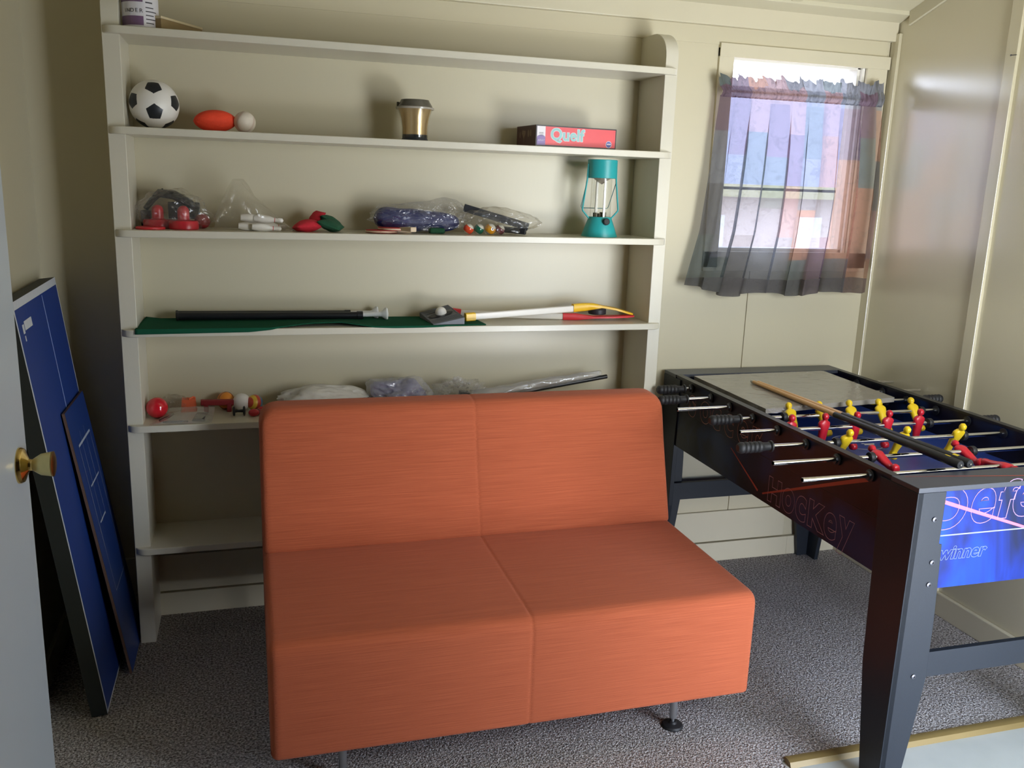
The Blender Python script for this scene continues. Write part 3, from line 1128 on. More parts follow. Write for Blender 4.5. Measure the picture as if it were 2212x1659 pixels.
def leg(mx, my):
    """corner leg of two tapering boards; (mx,my) mirror it to the four corners"""
    def X(x):
        return x if mx == 0 else TW - x

    def Y(y):
        return y if my == 0 else -TL - y
    q = MB().mat('table_black')
    t = 0.018
    fl = [(0.0, TZ - 0.014), (0.088, TZ - 0.014), (0.088, 0.722), (0.097, 0.720), (0.108, 0.50), (0.110, 0.33), (0.100, 0.25), (0.066, 0.0), (0.0, 0.0)]
    sd = [(0.0, TZ - 0.014), (0.145, TZ - 0.014), (0.132, 0.60), (0.122, 0.33), (0.078, 0.0), (0.0, 0.0)]
    q.prism([(X(a), b) for a, b in fl], 'y', Y(0.0), Y(-t))
    q.prism([(Y(-a), b) for a, b in sd], 'x', X(-0.001), X(t))
    lg = TP(q, 'leg', bevel=0.0015)
    ydir = 1 if my == 0 else -1
    for bx, bz in ((0.060, 0.792), (0.072, 0.671), (0.072, 0.608), (0.066, 0.340)):
        q = MB().mat('bolt_metal').lathe([(0.0072, 0.0), (0.0068, 0.003), (0.003, 0.0042), (0.0025, 0.002), (0.0001, 0.002)], (X(bx), Y(0.0), bz), (0, ydir, 0), 16)
        TP(q, 'bolt', lg, smooth=40)


for mx in (0, 1):
    for my in (0, 1):
        leg(mx, my)
for y in (-0.036, -TL + 0.020):
    q = MB().mat('table_black').box(0.05, TW - 0.05, y, y + 0.016, 0.318, 0.393)
    TP(q, 'stretcher', bevel=0.001)
# playfield with its printed circle
q = MB().mat('playfield').box(0.026, TW - 0.026, -TL + 0.024, -0.024, 0.752, 0.765)
pf = TP(q, 'playfield')
q = MB().mat('white_ink')
cxp, cyp = TW / 2, -TL / 2
for rr, w in ((0.085, 0.0016),):
    b = len(q.v)
    for kk in range(64):
        a = 2 * PI * kk / 64
        for s in (rr - w, rr + w):
            q.v.append(Vector((cxp + s * math.cos(a), cyp + s * math.sin(a), 0.7654)))
    for kk in range(64):
        j = (kk + 1) % 64
        q.face((b + 2 * kk, b + 2 * kk + 1, b + 2 * j + 1, b + 2 * j))
for x0, x1, y0, y1 in ((-0.045, -0.030, -0.035, 0.035), (0.0, 0.04, -0.035, -0.02), (0.0, 0.012, -0.02, 0.03)):
    q.add([(cxp + x, cyp + y, 0.7654) for x, y in ((x0, y0), (x1, y0), (x1 + 0.01, y1), (x0 + 0.01, y1))], [(0, 1, 2, 3)])
TP(q, 'field_marking', pf)


def player_mesh(matname):
    prof = [(-0.078, 0.0105, 0.010, 0.006), (-0.072, 0.0125, 0.0155, 0.006), (-0.062, 0.0120, 0.0150, 0.005), (-0.056, 0.0105, 0.0085, 0.0), (-0.040, 0.0125, 0.0085, 0.0), (-0.026, 0.0150, 0.0095, 0.0),
            (-0.012, 0.0150, 0.0115, 0.0), (0.000, 0.0165, 0.0125, 0.0), (0.012, 0.0205, 0.0115, 0.0), (0.019, 0.0210, 0.0100, 0.0), (0.025, 0.0150, 0.0085, 0.0), (0.028, 0.0070, 0.0068, 0.0),
            (0.031, 0.0066, 0.0066, 0.001), (0.034, 0.0092, 0.0100, 0.0015), (0.041, 0.0102, 0.0115, 0.0015), (0.048, 0.0090, 0.0100, 0.001), (0.0525, 0.0045, 0.0050, 0.001)]
    q = MB().mat(matname)
    rg = []
    for z, rx, ry, cy in prof:
        rg.append([(rx * math.copysign(abs(math.cos(a)) ** 0.8, math.cos(a)), cy * -1 + ry * math.copysign(abs(math.sin(a)) ** 0.8, math.sin(a)), z) for a in [2 * PI * k / 16 for k in range(16)]])
    q.rings(rg, True)
    return q


PMESH = {}
GRIP = MB().mat('black_rubber')
gp = [(0.0001, 0.0), (0.010, 0.0), (0.0145, 0.004)]
for i in range(5):
    gp += [(0.0165, 0.008 + i * 0.015), (0.0178, 0.013 + i * 0.015), (0.0165, 0.020 + i * 0.015), (0.0150, 0.0215 + i * 0.015)]
gp += [(0.0130, 0.088), (0.0125, 0.108), (0.0175, 0.111), (0.0175, 0.116), (0.0001, 0.116)]
GRIP.lathe(gp, (0, 0, 0), (1, 0, 0), 20)
RY = [-0.237, -0.395, -0.533, -0.688, -0.839, -0.997, -1.152, -1.299]
RZ = 0.853
# left end, right end, grip side, colour, tilt, player x, bumper x   (x local)
RODS = [(-0.143, 0.932, 'L', 'red', 80, [0.39], [0.30, 0.48]),
        (-0.213, 0.932, 'L', 'red', 80, [0.20, 0.55], [0.12, 0.63]),
        (-0.205, 0.800, 'R', 'yellow', 85, [0.18, 0.39, 0.60], [0.12, 0.66]),
        (-0.163, 0.838, 'L', 'yellow', -36, [0.152, 0.274, 0.397, 0.520, 0.659], [0.122, 0.690]),
        (-0.136, 0.770, 'R', 'red', 4, [0.048, 0.174, 0.297, 0.423, 0.549], [0.594]),
        (-0.236, 0.825, 'L', 'yellow', 28, [0.140, 0.351, 0.565], [0.109, 0.592]),
        (-0.212, 0.745, 'R', 'red', -72, [0.148, 0.451], [0.117, 0.482]),
        (-0.215, 0.740, 'R', 'red', 84, [0.045, 0.455], [])]
for i, (xl, xr, side, colr, tilt, px, bx) in enumerate(RODS):
    y = RY[i]
    q = MB().mat('chrome')
    q.lathe([(0.0058, -0.0), (0.0068, 0.001), (0.0068, xr - xl), (0.0001, xr - xl)], (xl, y, RZ), (1, 0, 0), 16, cap=False)
    q.mat('black_plastic').lathe([(0.0058, 0.0), (0.0058, 0.03), (0.0001, 0.03)], (xl, y, RZ), (1, 0, 0), 16, cap=False)
    rd = TP(q, 'rod', smooth=40)
    for sx, dx in ((0.002, -1), (TW - 0.002, 1)):
        q = MB().mat('black_plastic').lathe([(0.0069, 0.0), (0.0175, 0.0), (0.0175, 0.004), (0.0125, 0.006), (0.0115, 0.012), (0.0069, 0.012)], (sx, y, RZ), (dx, 0, 0), 22, cap=False)
        TP(q, 'bearing', rd, smooth=35)
        q = MB().mat('black_plastic').lathe([(0.0069, 0.0), (0.0165, 0.0), (0.0165, 0.004), (0.0069, 0.005)], (sx - dx * 0.028, y, RZ), (-dx, 0, 0), 22, cap=False)
        TP(q, 'bearing', rd, smooth=35)
    g = MB()
    g.mats, g.v, g.fc, g.fm = GRIP.mats, [v.copy() for v in GRIP.v], GRIP.fc, GRIP.fm
    if side == 'L':
        g.xform(Matrix.Translation((xl, y, RZ)))
    else:
        g.xform(Matrix.Translation((xr + 0.116, y, RZ)) @ Matrix.Rotation(PI, 4, 'Z'))
    TP(g, 'grip', rd, smooth=35)
    for b in bx:
        q = MB().mat('black_rubber').lathe([(0.0069, 0.0), (0.0150, 0.0), (0.0160, 0.002), (0.0160, 0.013), (0.0150, 0.015), (0.0069, 0.015)], (b - 0.0075, y, RZ), (1, 0, 0), 22, cap=False)
        TP(q, 'bumper', rd, smooth=35)
    for x in px:
        key = 'player_' + colr
        if key not in PMESH:
            o = TP(player_mesh(key), 'player_figure', rd, smooth=60)
            PMESH[key] = o.data
        else:
            o = bpy.data.objects.new('player_figure', PMESH[key])
            COL.objects.link(o)
            o.parent = rd
        o.location = (x, y, RZ)
        o.rotation_euler = (R(tilt), 0, 0)

# plastic wrapped board lying across the far rods
bdp = [(2.052, -0.150), (2.672, -0.118), (2.640, -0.606), (2.045, -0.684)]
bcen = Vector((2.35, -0.40, 0.8605))
wb = thing('wrapped_board', bcen, 'grey game board sealed in shiny crinkled plastic lying on the foosball rods', 'game board')
q = MB().mat('shrink_board').prism([bdp[3], bdp[2], bdp[1], bdp[0]], 'z', 0.8605, 0.8785)
build(q, 'board', wb, bevel=0.001)


def f_wrap(u, v):
    a = Vector(bdp[0]).lerp(Vector(bdp[1]), u)
    b = Vector(bdp[3]).lerp(Vector(bdp[2]), u)
    p = a.lerp(b, v)
    e = min(u, 1 - u, v, 1 - v)
    z = 0.8793 + 0.0014 * abs(noise.noise(Vector((p.x * 9 + 3, p.y * 30, 1)))) + (0.0010 * abs(noise.noise(Vector((p.x * 60, p.y * 90, 2)))))
    if e < 0.02:
        z -= 0.0008
    return (p.x, p.y, z)


q = MB().mat('film_board').grid(f_wrap, 90, 90)
# crumpled flap at the near edge


def f_flap(u, v):
    x = lerp(2.05, 2.26, u)
    y = lerp(-0.676 + (x - 2.05) * 0.125, -0.722 + (x - 2.05) * 0.25, v)
    nn = noise.noise(Vector((x * 55, y * 60, 5)))
    return (x, y, 0.8785 - 0.008 * v + 0.008 * nn * math.sin(PI * u) * (0.3 + v))


q.mat('film_shiny').grid(f_flap, 50, 14)
build(q, 'plastic_wrap', wb, smooth=70)

# two cue sticks
for i, (a, b, lab) in enumerate((((2.218, -0.305, 0.8870), (2.2050, -1.395, 0.8934), 'wooden cue stick nearer the sofa, lying along the foosball table with black butt'),
                                 ((2.2335, -0.312, 0.8870), (2.2400, -1.392, 0.8934), 'wooden cue stick nearer the right wall, lying along the foosball table beside its twin'))):
    A, Bv = Vector(a), Vector(b)
    cs = thing('cue_stick', A.lerp(Bv, 0.5), lab, 'cue stick', 'cue sticks on the foosball table')
    L = (Bv - A).length
    d = (Bv - A).normalized()

    def P(t):
        return A + d * t
    rr = lambda t: lerp(0.0062, 0.0128, t / L)
    q = MB().mat('cue_wood').tube([P(0.016), P(0.2), P(0.53)], [rr(0.016), rr(0.2), rr(0.53)], 18)
    build(q, 'shaft', cs, smooth=40)
    q = MB().mat('cue_black').tube([P(0.53), P(0.8), P(L - 0.004), P(L)], [rr(0.53) + 0.0004, rr(0.8), rr(L), rr(L) * 0.85], 18)
    bt = build(q, 'butt', cs, smooth=40)
    q = MB().mat('chrome').tube([P(L), P(L + 0.003)], [0.003, 0.0025], 12)
    build(q, 'end_screw', bt, smooth=40)
    q = MB().mat('sticker_yellow')
    ax = d
    side = Vector((0.15, 0, 1)).normalized() if i == 0 else Vector((-0.25, 0, 1)).normalized()
    sd2 = ax.cross(side)
    pts = []
    for t in (L - 0.060, L - 0.040):
        for an in (-0.35, 0.0, 0.35):
            pts.append(P(t) + (side * math.cos(an) + sd2 * math.sin(an)) * (rr(t) + 0.0006))
    q.add(pts, [(0, 1, 4, 3), (1, 2, 5, 4)])
    build(q, 'sticker', bt)
    q = MB().mat('cue_tip').tube([P(0.0), P(0.003), P(0.016)], [0.0050, 0.0061, 0.0062], 18)
    build(q, 'tip', cs, smooth=40)

# ================================================================ ping pong panels leaning on the left wall


def slab(c, n, t):
    """corners (bottom near, bottom far, top far, top near) of the front face, thickness t behind"""
    c = [Vector(p) for p in c]
    nn = Vector(n)
    bk_ = [p - nn * t for p in c]
    return c, bk_


pp = thing('table_tennis_board', (-0.13, -0.37, 0.0), 'tall blue table tennis half with white border leaning on the left wall', 'table tennis top')
c = [Vector((-0.100, -0.647, 0.006)), Vector((-0.100, -0.100, 0.006)), Vector((-0.254, -0.094, 1.262)), Vector((-0.254, -0.662, 1.254))]
nn = (c[1] - c[0]).cross(c[3] - c[0]).normalized()
if nn.x < 0:
    nn = -nn
q = MB().mat('apron_black').hexa([c[0] - nn * 0.012, c[1] - nn * 0.012, c[1], c[0], c[3] - nn * 0.012, c[2] - nn * 0.012, c[2], c[3]])
q.mat('pingpong_blue').add([p + nn * 0.0004 for p in c], [(0, 1, 2, 3)])
top = build(q, 'playing_surface', pp)


def on(u, v, h=0.0008):
    return c[0].lerp(c[1], u).lerp(c[3].lerp(c[2], u), v) + nn * h


q = MB().mat('pale_line')
for u0, u1, v0, v1 in ((0.0, 0.018, 0.0, 1.0), (0.988, 1.0, 0.0, 1.0), (0.0, 1.0, 0.982, 1.0), (0.0, 1.0, 0.0, 0.006)):
    q.add([on(u0, v0), on(u1, v0), on(u1, v1), on(u0, v1)], [(0, 1, 2, 3)])
build(q, 'border_line', top)
q = MB().mat('blue_ink')
q.add([on(0.600, 0.0), on(0.612, 0.0), on(0.612, 0.978), on(0.600, 0.978)], [(0, 1, 2, 3)])
build(q, 'center_line', top)
q = MB().mat('pale_line')
for u0, u1, v0, v1 in ((0.09, 0.125, 0.925, 0.945), (0.135, 0.29, 0.930, 0.950), (0.10, 0.118, 0.908, 0.92)):
    q.add([on(u0, v0), on(u1, v0), on(u1, v1), on(u0, v1)], [(0, 1, 2, 3)])
build(q, 'printed_mark', top)
d12, d40 = nn * 0.012, nn * 0.044
q = MB().mat('apron_black')
for (u0, u1, v0, v1) in ((0.0, 0.06, 0.0, 1.0), (0.94, 1.0, 0.0, 1.0), (0.06, 0.94, 0.0, 0.03), (0.06, 0.94, 0.97, 1.0)):
    p = [on(u0, v0, 0), on(u1, v0, 0), on(u1, v1, 0), on(u0, v1, 0)]
    q.hexa([p[0] - d40, p[1] - d40, p[1] - d12, p[0] - d12, p[3] - d40, p[2] - d40, p[2] - d12, p[3] - d12])
build(q, 'apron', pp)

p2 = thing('game_board', (-0.06, -0.26, 0.0), 'smaller blue game board with thin white court markings leaning on the tall blue panel', 'game board')
c2 = [Vector((-0.056, -0.416, 0.002)), Vector((-0.056, -0.106, 0.002)), Vector((-0.195, -0.106, 0.885)), Vector((-0.195, -0.416, 0.885))]
n2 = (c2[1] - c2[0]).cross(c2[3] - c2[0]).normalized()
if n2.x < 0:
    n2 = -n2
e2 = n2 * 0.008
q = MB().mat('board_edge').hexa([c2[0] - e2, c2[1] - e2, c2[1], c2[0], c2[3] - e2, c2[2] - e2, c2[2], c2[3]])
q.mat('pingpong_blue_small').add([p + n2 * 0.0006 for p in c2], [(0, 1, 2, 3)])
bd2 = build(q, 'board', p2)


def on2(u, v, h=0.0012):
    return c2[0].lerp(c2[1], u).lerp(c2[3].lerp(c2[2], u), v) + n2 * h


q = MB().mat('court_ink')


def ln2(u0, v0, u1, v1, w=0.0022):
    a, b = on2(u0, v0), on2(u1, v1)
    dd = (b - a).normalized()
    s = n2.cross(dd) * w
    q.add([a - s, b - s, b + s, a + s], [(0, 1, 2, 3)])


ln2(0.22, 0.86, 0.85, 0.86, 0.004)
ln2(0.22, 0.86, 0.22, 0.30, 0.0012)
ln2(0.85, 0.86, 0.85, 0.30, 0.0012)
ln2(0.30, 0.70, 0.78, 0.70, 0.003)
ln2(0.40, 0.90, 0.40, 0.55, 0.001)
ln2(0.62, 0.90, 0.62, 0.55, 0.001)
ln2(0.30, 0.56, 0.62, 0.56, 0.003)
ln2(0.22, 0.30, 0.85, 0.30, 0.0012)
build(q, 'court_marking', bd2)

# ================================================================ things on the shelves
# ---- top shelf
z = SHZ[0]
jr = thing('jar', (0.057, -0.165, z), 'white plastic tub with purple label at left end of the top shelf', 'jar')
q = MB().mat('jar_white').lathe([(0.001, 0), (0.048, 0), (0.052, 0.005), (0.052, 0.105), (0.047, 0.118), (0.047, 0.122)], (0.057, -0.165, z), seg=40)
build(q, 'tub', jr, smooth=40)
q = MB().mat('jar_white').lathe([(0.001, 0.122), (0.050, 0.122), (0.051, 0.125), (0.051, 0.148), (0.048, 0.151), (0.001, 0.151)], (0.057, -0.165, z), seg=40)
build(q, 'lid', jr, smooth=40)


def cyl_patch(q, c, r, a0, a1, z0, z1, n=14):
    b = len(q.v)
    for k in range(n + 1):
        a = lerp(a0, a1, k / n)
        for zz in (z0, z1):
            q.v.append(Vector((c[0] + r * math.sin(a), c[1] - r * math.cos(a), zz)))
    for k in range(n):
        q.face((b + 2 * k, b + 2 * k + 2, b + 2 * k + 3, b + 2 * k + 1))


q = MB().mat('jar_label')
jc = (0.057, -0.165)
cyl_patch(q, jc, 0.0524, R(-80), R(100), z + 0.006, z + 0.090, 30)
q.mat('jar_purple')
cyl_patch(q, jc, 0.0527, R(-80), R(14), z + 0.008, z + 0.034, 20)
cyl_patch(q, jc, 0.0527, R(-80), R(14), z + 0.074, z + 0.086, 20)
q.mat('ink_dark')
for kz in range(5):
    cyl_patch(q, jc, 0.0528, R(22), R(62 if kz % 2 else 50), z + 0.014 + kz * 0.011, z + 0.017 + kz * 0.011)
cyl_patch(q, jc, 0.0528, R(22), R(46), z + 0.072, z + 0.076)
lb = build(q, 'label', jr)
# curved lettering on the label
for ch, an in zip('INDER', (-46, -34, -20, -6, 8)):
    a = R(an)
    o = (jc[0] + 0.0531 * math.sin(a), jc[1] - 0.0531 * math.cos(a), z + 0.044)
    W = Matrix.Translation(-Vector(jr.location)) @ frame_m(o, (math.cos(a), math.sin(a), 0), (0, 0, 1))
    text_mesh(ch, 0.016, 'ink_dark', W, lb, name='lettering', fill=True, align='CENTER')

cbx = thing('cardboard_box', (0.185, -0.10, z), 'small flat tan cardboard box lying askew beside the white tub', 'box')
W = Matrix.Translation((0.118, -0.205, z)) @ Matrix.Rotation(R(57), 4, 'Z')
q = MB().mat('cardboard_brown').box(0, 0.205, 0.0, 0.085, 0.0, 0.034)
q.mat('cardboard_tan').box(-0.001, 0.206, -0.001, 0.086, 0.034, 0.041)
q.xform(W)
build(q, 'carton', cbx, bevel=0.001)

# ---- second shelf
z = SHZ[1]
SBC, SBR = Vector((0.079, -0.125, z + 0.0755)), 0.0752
sb = thing('soccer_ball', (SBC.x, SBC.y, z), 'small white soccer ball with black pentagons at left end of a shelf', 'ball')
az = math.atan2(0.35 - SBC.x, 3.255 + SBC.y)
el = R(-21)
A0 = Vector((math.sin(az) * math.cos(el), -math.cos(az) * math.cos(el), math.sin(el)))
U0 = (Vector((0, 0, 1)) - A0 * A0.z).normalized()
S0 = A0.cross(U0)
IV = [A0]
th = math.atan(2.0)
for k in range(5):
    a = 2 * PI * k / 5
    IV.append((A0 * math.cos(th) + (U0 * math.cos(a) + S0 * math.sin(a)) * math.sin(th)).normalized())
IV += [-v for v in IV]
bm = bmesh.new()
bmesh.ops.create_icosphere(bm, subdivisions=7, radius=1.0)
pent = []
for v in IV:
    nb = sorted([w for w in IV if w is not v], key=lambda w: -w.dot(v))[:5]
    t = v.cross(nb[0]).normalized()
    s = t.cross(v)
    nb.sort(key=lambda w: math.atan2(w.dot(t), w.dot(s)))
    cut = [(v * 1.98 + w) / 3 for w in nb]
    pl = []
    for i in range(5):
        c_ = cut[i].cross(cut[(i + 1) % 5])
        if c_.dot(v) < 0:
            c_ = -c_
        pl.append(c_)
    pent.append((v, pl))
q = MB().mat('ball_white')
q.mat('ball_black')
q.v = [SBC + v.co * SBR for v in bm.verts]
for fa in bm.faces:
    cc = fa.calc_center_median().normalized()
    blk = 0
    for v, pl in pent:
        if cc.dot(v) > 0.9 and all(p.dot(cc) > 0 for p in pl):
            blk = 1
            break
    q.fc.append(tuple(x.index for x in fa.verts))
    q.fm.append(blk)
bm.free()
build(q, 'ball', sb, smooth=180)

fb = thing('foam_football', (0.262, -0.135, z), 'small bright orange foam football lying between two white balls', 'ball')
q = MB().mat('foam_orange').lathe([(0.062 * 0 + 0.0345 * max(0.0, 1 - abs(t) ** 2.2) ** 0.62, t * 0.068) for t in [i / 16 - 1 for i in range(33)]], (0.262, -0.135, z + 0.0345), (1, 0.12, 0.05), 28)
build(q, 'ball', fb, smooth=180)

bbc, bbr = Vector((0.353, -0.140, z + 0.0345)), 0.0345
bb = thing('baseball', (bbc.x, bbc.y, z), 'white baseball with red stitching beside the orange football', 'ball')
q = MB().mat('leather_white').sphere(bbc, bbr, 36, 24)
build(q, 'cover', bb, smooth=180)
q = MB().mat('stitch_red')
Wb = Matrix.Rotation(R(25), 4, 'Y') @ Matrix.Rotation(R(-40), 4, 'Z')
seam = []
for k in range(108):
    t = 2 * PI * k / 108
    a = 0.44
    x = math.cos(PI / 2 - (PI / 2 - a) * math.cos(t)) * math.cos(t / 2 + a * math.sin(2 * t)) if False else None
    # classic tennis-ball seam
    A_, B_ = 0.75, 0.25
    p = Vector((A_ * math.cos(t) + B_ * math.cos(3 * t), A_ * math.sin(t) - B_ * math.sin(3 * t), 2 * math.sqrt(A_ * B_) * math.sin(2 * t)))
    seam.append((Wb @ p).normalized())
for k, p in enumerate(seam):
    d = (seam[(k + 1) % 108] - seam[k - 1]).normalized()
    s = p.cross(d)
    for sg in (-1, 1):
        a = p * (bbr + 0.0002) + s * sg * 0.0004
        e = a + s * sg * 0.0028 - d * 0.0009
        w = d * 0.00045
        a, e = a.normalized() * (bbr + 0.0003), e.normalized() * (bbr + 0.0003)
        q.add([bbc + a - w, bbc + e - w, bbc + e + w, bbc + a + w], [(0, 1, 2, 3)])
build(q, 'stitching', bb)

cpc = (0.911, -0.150, z)
cp = thing('tumbler', cpc, 'gold insulated tumbler with smoked lid and dark base standing alone mid shelf', 'tumbler')
q = MB().mat('gold').lathe([(0.0420, 0.020), (0.0425, 0.045), (0.0470, 0.075), (0.0545, 0.100), (0.0570, 0.106)], cpc, seg=40, cap=False)
build(q, 'body', cp, smooth=40)
q = MB().mat('tumbler_base').lathe([(0.001, 0.0), (0.0475, 0.0), (0.0465, 0.003), (0.0425, 0.010), (0.0422, 0.021), (0.001, 0.021)], cpc, seg=40)
build(q, 'base', cp, smooth=35)
q = MB().mat('lantern_glass').lathe([(0.0445, 0.012), (0.0450, 0.030), (0.0470, 0.055), (0.0530, 0.085), (0.0610, 0.108)], cpc, seg=40, cap=False)
build(q, 'clear_wall', cp, smooth=60)
q = MB().mat('rim_plastic').lathe([(0.0560, 0.105), (0.0650, 0.104), (0.0655, 0.110), (0.0600, 0.113), (0.054, 0.113)], cpc, seg=40)
build(q, 'rim', cp, smooth=35)
q = MB().mat('smoke_plastic').lathe([(0.0595, 0.112), (0.0590, 0.116), (0.0500, 0.130), (0.0480, 0.135), (0.020, 0.1365), (0.001, 0.1365)], cpc, seg=40)
q.box(cpc[0] - 0.062, cpc[0] - 0.055, cpc[1] - 0.006, cpc[1] + 0.006, z + 0.113, z + 0.126)
build(q, 'lid', cp, smooth=35)

gb = thing('board_game_box', (1.47, -0.13, z), 'red board game box with a teal title on its long side', 'board game')
Wg = Matrix.Translation((1.325, -0.218, z)) @ Matrix.Rotation(R(6), 4, 'Z')
GW, GD, GH = 0.318, 0.172, 0.0725
q = MB().mat('box_maroon').box(0, GW, 0, GD, 0.0, GH)
q.xform(Wg)
bxo = build(q, 'carton', gb, bevel=0.001)
q = MB()


def gq(x0, x1, z0, z1, mname, d):
    q.mat(mname).add([Wg @ Vector(p) for p in ((x0, -d, z0), (x1, -d, z0), (x1, -d, z1), (x0, -d, z1))], [(0, 1, 2, 3)])


def gpoly(pts, mname, d):
    q.mat(mname).add([Wg @ Vector((a, -d, b)) for a, b in pts], [tuple(range(len(pts)))])


gq(0.0, GW, 0.0, GH, 'box_dark', 0.0004)
gq(0.004, GW - 0.004, 0.006, GH - 0.004, 'box_red', 0.0008)
gq(0.004, 0.036, 0.005, GH - 0.004, 'box_white', 0.0012)
gpoly([(0.004, 0.005), (0.036, 0.005), (0.036, 0.030)] + [(0.020 + 0.016 * math.cos(a), 0.030 + 0.009 * math.sin(a)) for a in [PI * i / 12 for i in range(13)]][1:] + [], 'box_purple', 0.0016)
gpoly([(GW - 0.030 + 0.012 * math.cos(a), 0.018 + 0.012 * math.sin(a)) for a in [2 * PI * i / 24 for i in range(24)]], 'box_white', 0.0012)
gpoly([(GW - 0.030 + 0.0105 * math.cos(a), 0.018 + 0.0105 * math.sin(a)) for a in [2 * PI * i / 24 for i in range(24)]], 'box_navy', 0.0016)
gpoly([(GW - 0.038, 0.017), (GW - 0.022, 0.017), (GW - 0.022, 0.021), (GW - 0.038, 0.021)], 'box_white', 0.0020)
for i in range(3):
    gq(0.012, 0.028, 0.046 - i * 0.005, 0.0475 - i * 0.005, 'box_dark', 0.0018)
build(q, 'printed_side', bxo)
Wl = Matrix.Translation(-Vector(gb.location)) @ Wg
text_mesh('Quelf', 0.055, 'box_white', Wl @ frame_m((0.056, -0.0012, 0.0245), (1, 0, 0), (0, 0, 1)), bxo, fill=True, sx=1.02, thick=0.0030, spacing=1.02)
text_mesh('Quelf', 0.055, 'box_teal', Wl @ frame_m((0.056, -0.0018, 0.0245), (1, 0, 0), (0, 0, 1)), bxo, fill=True, sx=1.02, thick=0.0016, spacing=1.02)
text_mesh('ADULT', 0.008, 'box_white', Wl @ frame_m((0.0075, -0.0022, 0.0185), (1, 0, 0), (0, 0, 1)), bxo, fill=True)
q = MB().mat('box_tan')
for pts in ([(0.09, 0.055), (0.12, 0.058), (0.125, 0.048), (0.108, 0.03), (0.106, 0.005), (0.103, 0.03), (0.09, 0.045)],
            [(0.065 + 0.008 * math.cos(a), 0.045 + 0.013 * math.sin(a)) for a in [2 * PI * i / 16 for i in range(16)]],
            [(0.045 + 0.007 * math.cos(a), 0.046 + 0.012 * math.sin(a)) for a in [2 * PI * i / 16 for i in range(16)]],
            [(0.14 + 0.004 * math.cos(a), 0.042 + 0.012 * math.sin(a)) for a in [2 * PI * i / 16 for i in range(16)]]):
    q.add([Wg @ Vector((-0.0005, a, b)) for a, b in pts], [tuple(range(len(pts)))])
build(q, 'printed_end', bxo)

# ---- third shelf


def crumple(c, rx, ry, rz, zfloor, seed, amp=0.18, freq=3.0, sub=5, tip=None, mname='film', sharp=14):
    """irregular plastic bag resting on zfloor"""
    bm = bmesh.new()
    bmesh.ops.create_icosphere(bm, subdivisions=sub, radius=1.0)
    q = MB().mat(mname)
    C = Vector(c)
    for v in bm.verts:
        d = v.co.normalized()
        nn = noise.noise(d * freq + Vector((seed, 0, 0)))
        n2_ = abs(noise.noise(d * freq * 2.7 + Vector((0, seed, 0))))
        rdl = 1 + amp * nn - amp * 0.8 * n2_
        p = Vector((d.x * rx, d.y * ry, d.z * rz)) * rdl
        if tip:
            t = Vector(tip[:3]).normalized()
            k = max(0.0, d.dot(t)) ** tip[4]
            p += t * k * tip[3]
        p += C
        if p.z < zfloor:
            p.z = zfloor + 0.0004 + 0.0008 * abs(nn)
        q.v.append(p)
    for fa in bm.faces:
        q.fc.append(tuple(x.index for x in fa.verts))
        q.fm.append(0)
    bm.free()
    return q


z = SHZ[2]
dk = MB().mat('bright_red').lathe([(0.001, 0), (0.043, 0), (0.045, 0.002), (0.045, 0.006), (0.043, 0.008), (0.001, 0.008)], (0.052, -0.172, z), seg=40)
o = build(dk, 'air_hockey_puck', loc=(0.052, -0.172, z), smooth=35)
tag(o, 'flat red disc lying in front of the clear bag with red pushers', 'puck')
for i, (x, y, lab) in enumerate(((0.070, -0.105, 'red domed air hockey pusher inside the clear bag, behind the red disc'),
                                 (0.152, -0.150, 'red domed air hockey pusher inside the clear bag, nearer its open end'))):
    q = MB().mat('red_plastic').lathe([(0.001, 0.0), (0.043, 0.0), (0.046, 0.003), (0.046, 0.024), (0.043, 0.028), (0.026, 0.028), (0.0185, 0.032), (0.0180, 0.058)] + [(0.018 * math.cos(a), 0.058 + 0.018 * math.sin(a)) for a in [PI / 2 * i / 8 for i in range(1, 9)]], (x, y, z), seg=36)
    o = build(q, 'air_hockey_pusher', loc=(x, y, z), smooth=40)
    tag(o, lab, 'air hockey pusher', 'air hockey pushers on the third shelf')
q = MB().mat('black_plastic')
q.tube([(0.030, -0.07, z + 0.060), (0.055, -0.075, z + 0.092), (0.075, -0.08, z + 0.112), (0.120, -0.085, z + 0.108), (0.170, -0.085, z + 0.082), (0.185, -0.08, z + 0.070)], [0.009, 0.011, 0.014, 0.016, 0.014, 0.008], 8)
q.tube([(0.075, -0.06, z + 0.10), (0.078, -0.062, z + 0.118), (0.088, -0.06, z + 0.124)], 0.006, 8)
q.box(0.10, 0.20, -0.075, -0.055, z + 0.03, z + 0.085)
q.box(0.015, 0.045, -0.08, -0.05, z + 0.005, z + 0.055)
o = build(q, 'net_clamp', loc=(0.10, -0.07, z), bevel=0.003)
tag(o, 'black plastic net clamps heaped in the clear bag over the red pushers', 'net clamp')
q = MB().mat('dark_red').sphere((0.208, -0.115, z + 0.026), 0.025, 20, 12)
o = build(q, 'ball', loc=(0.208, -0.115, z), smooth=180)
tag(o, 'dark maroon ball at the right end of the clear bag with red pushers', 'ball')
q = crumple((0.115, -0.115, z + 0.055), 0.108, 0.075, 0.072, z, 1.3, 0.16, 2.6, tip=(0.9, 0, -0.3, 0.03, 6))
o = build(q, 'plastic_bag', loc=(0.115, -0.115, z), smooth=25)
tag(o, 'clear crinkled plastic bag around red air hockey pushers at the shelf end', 'plastic bag')

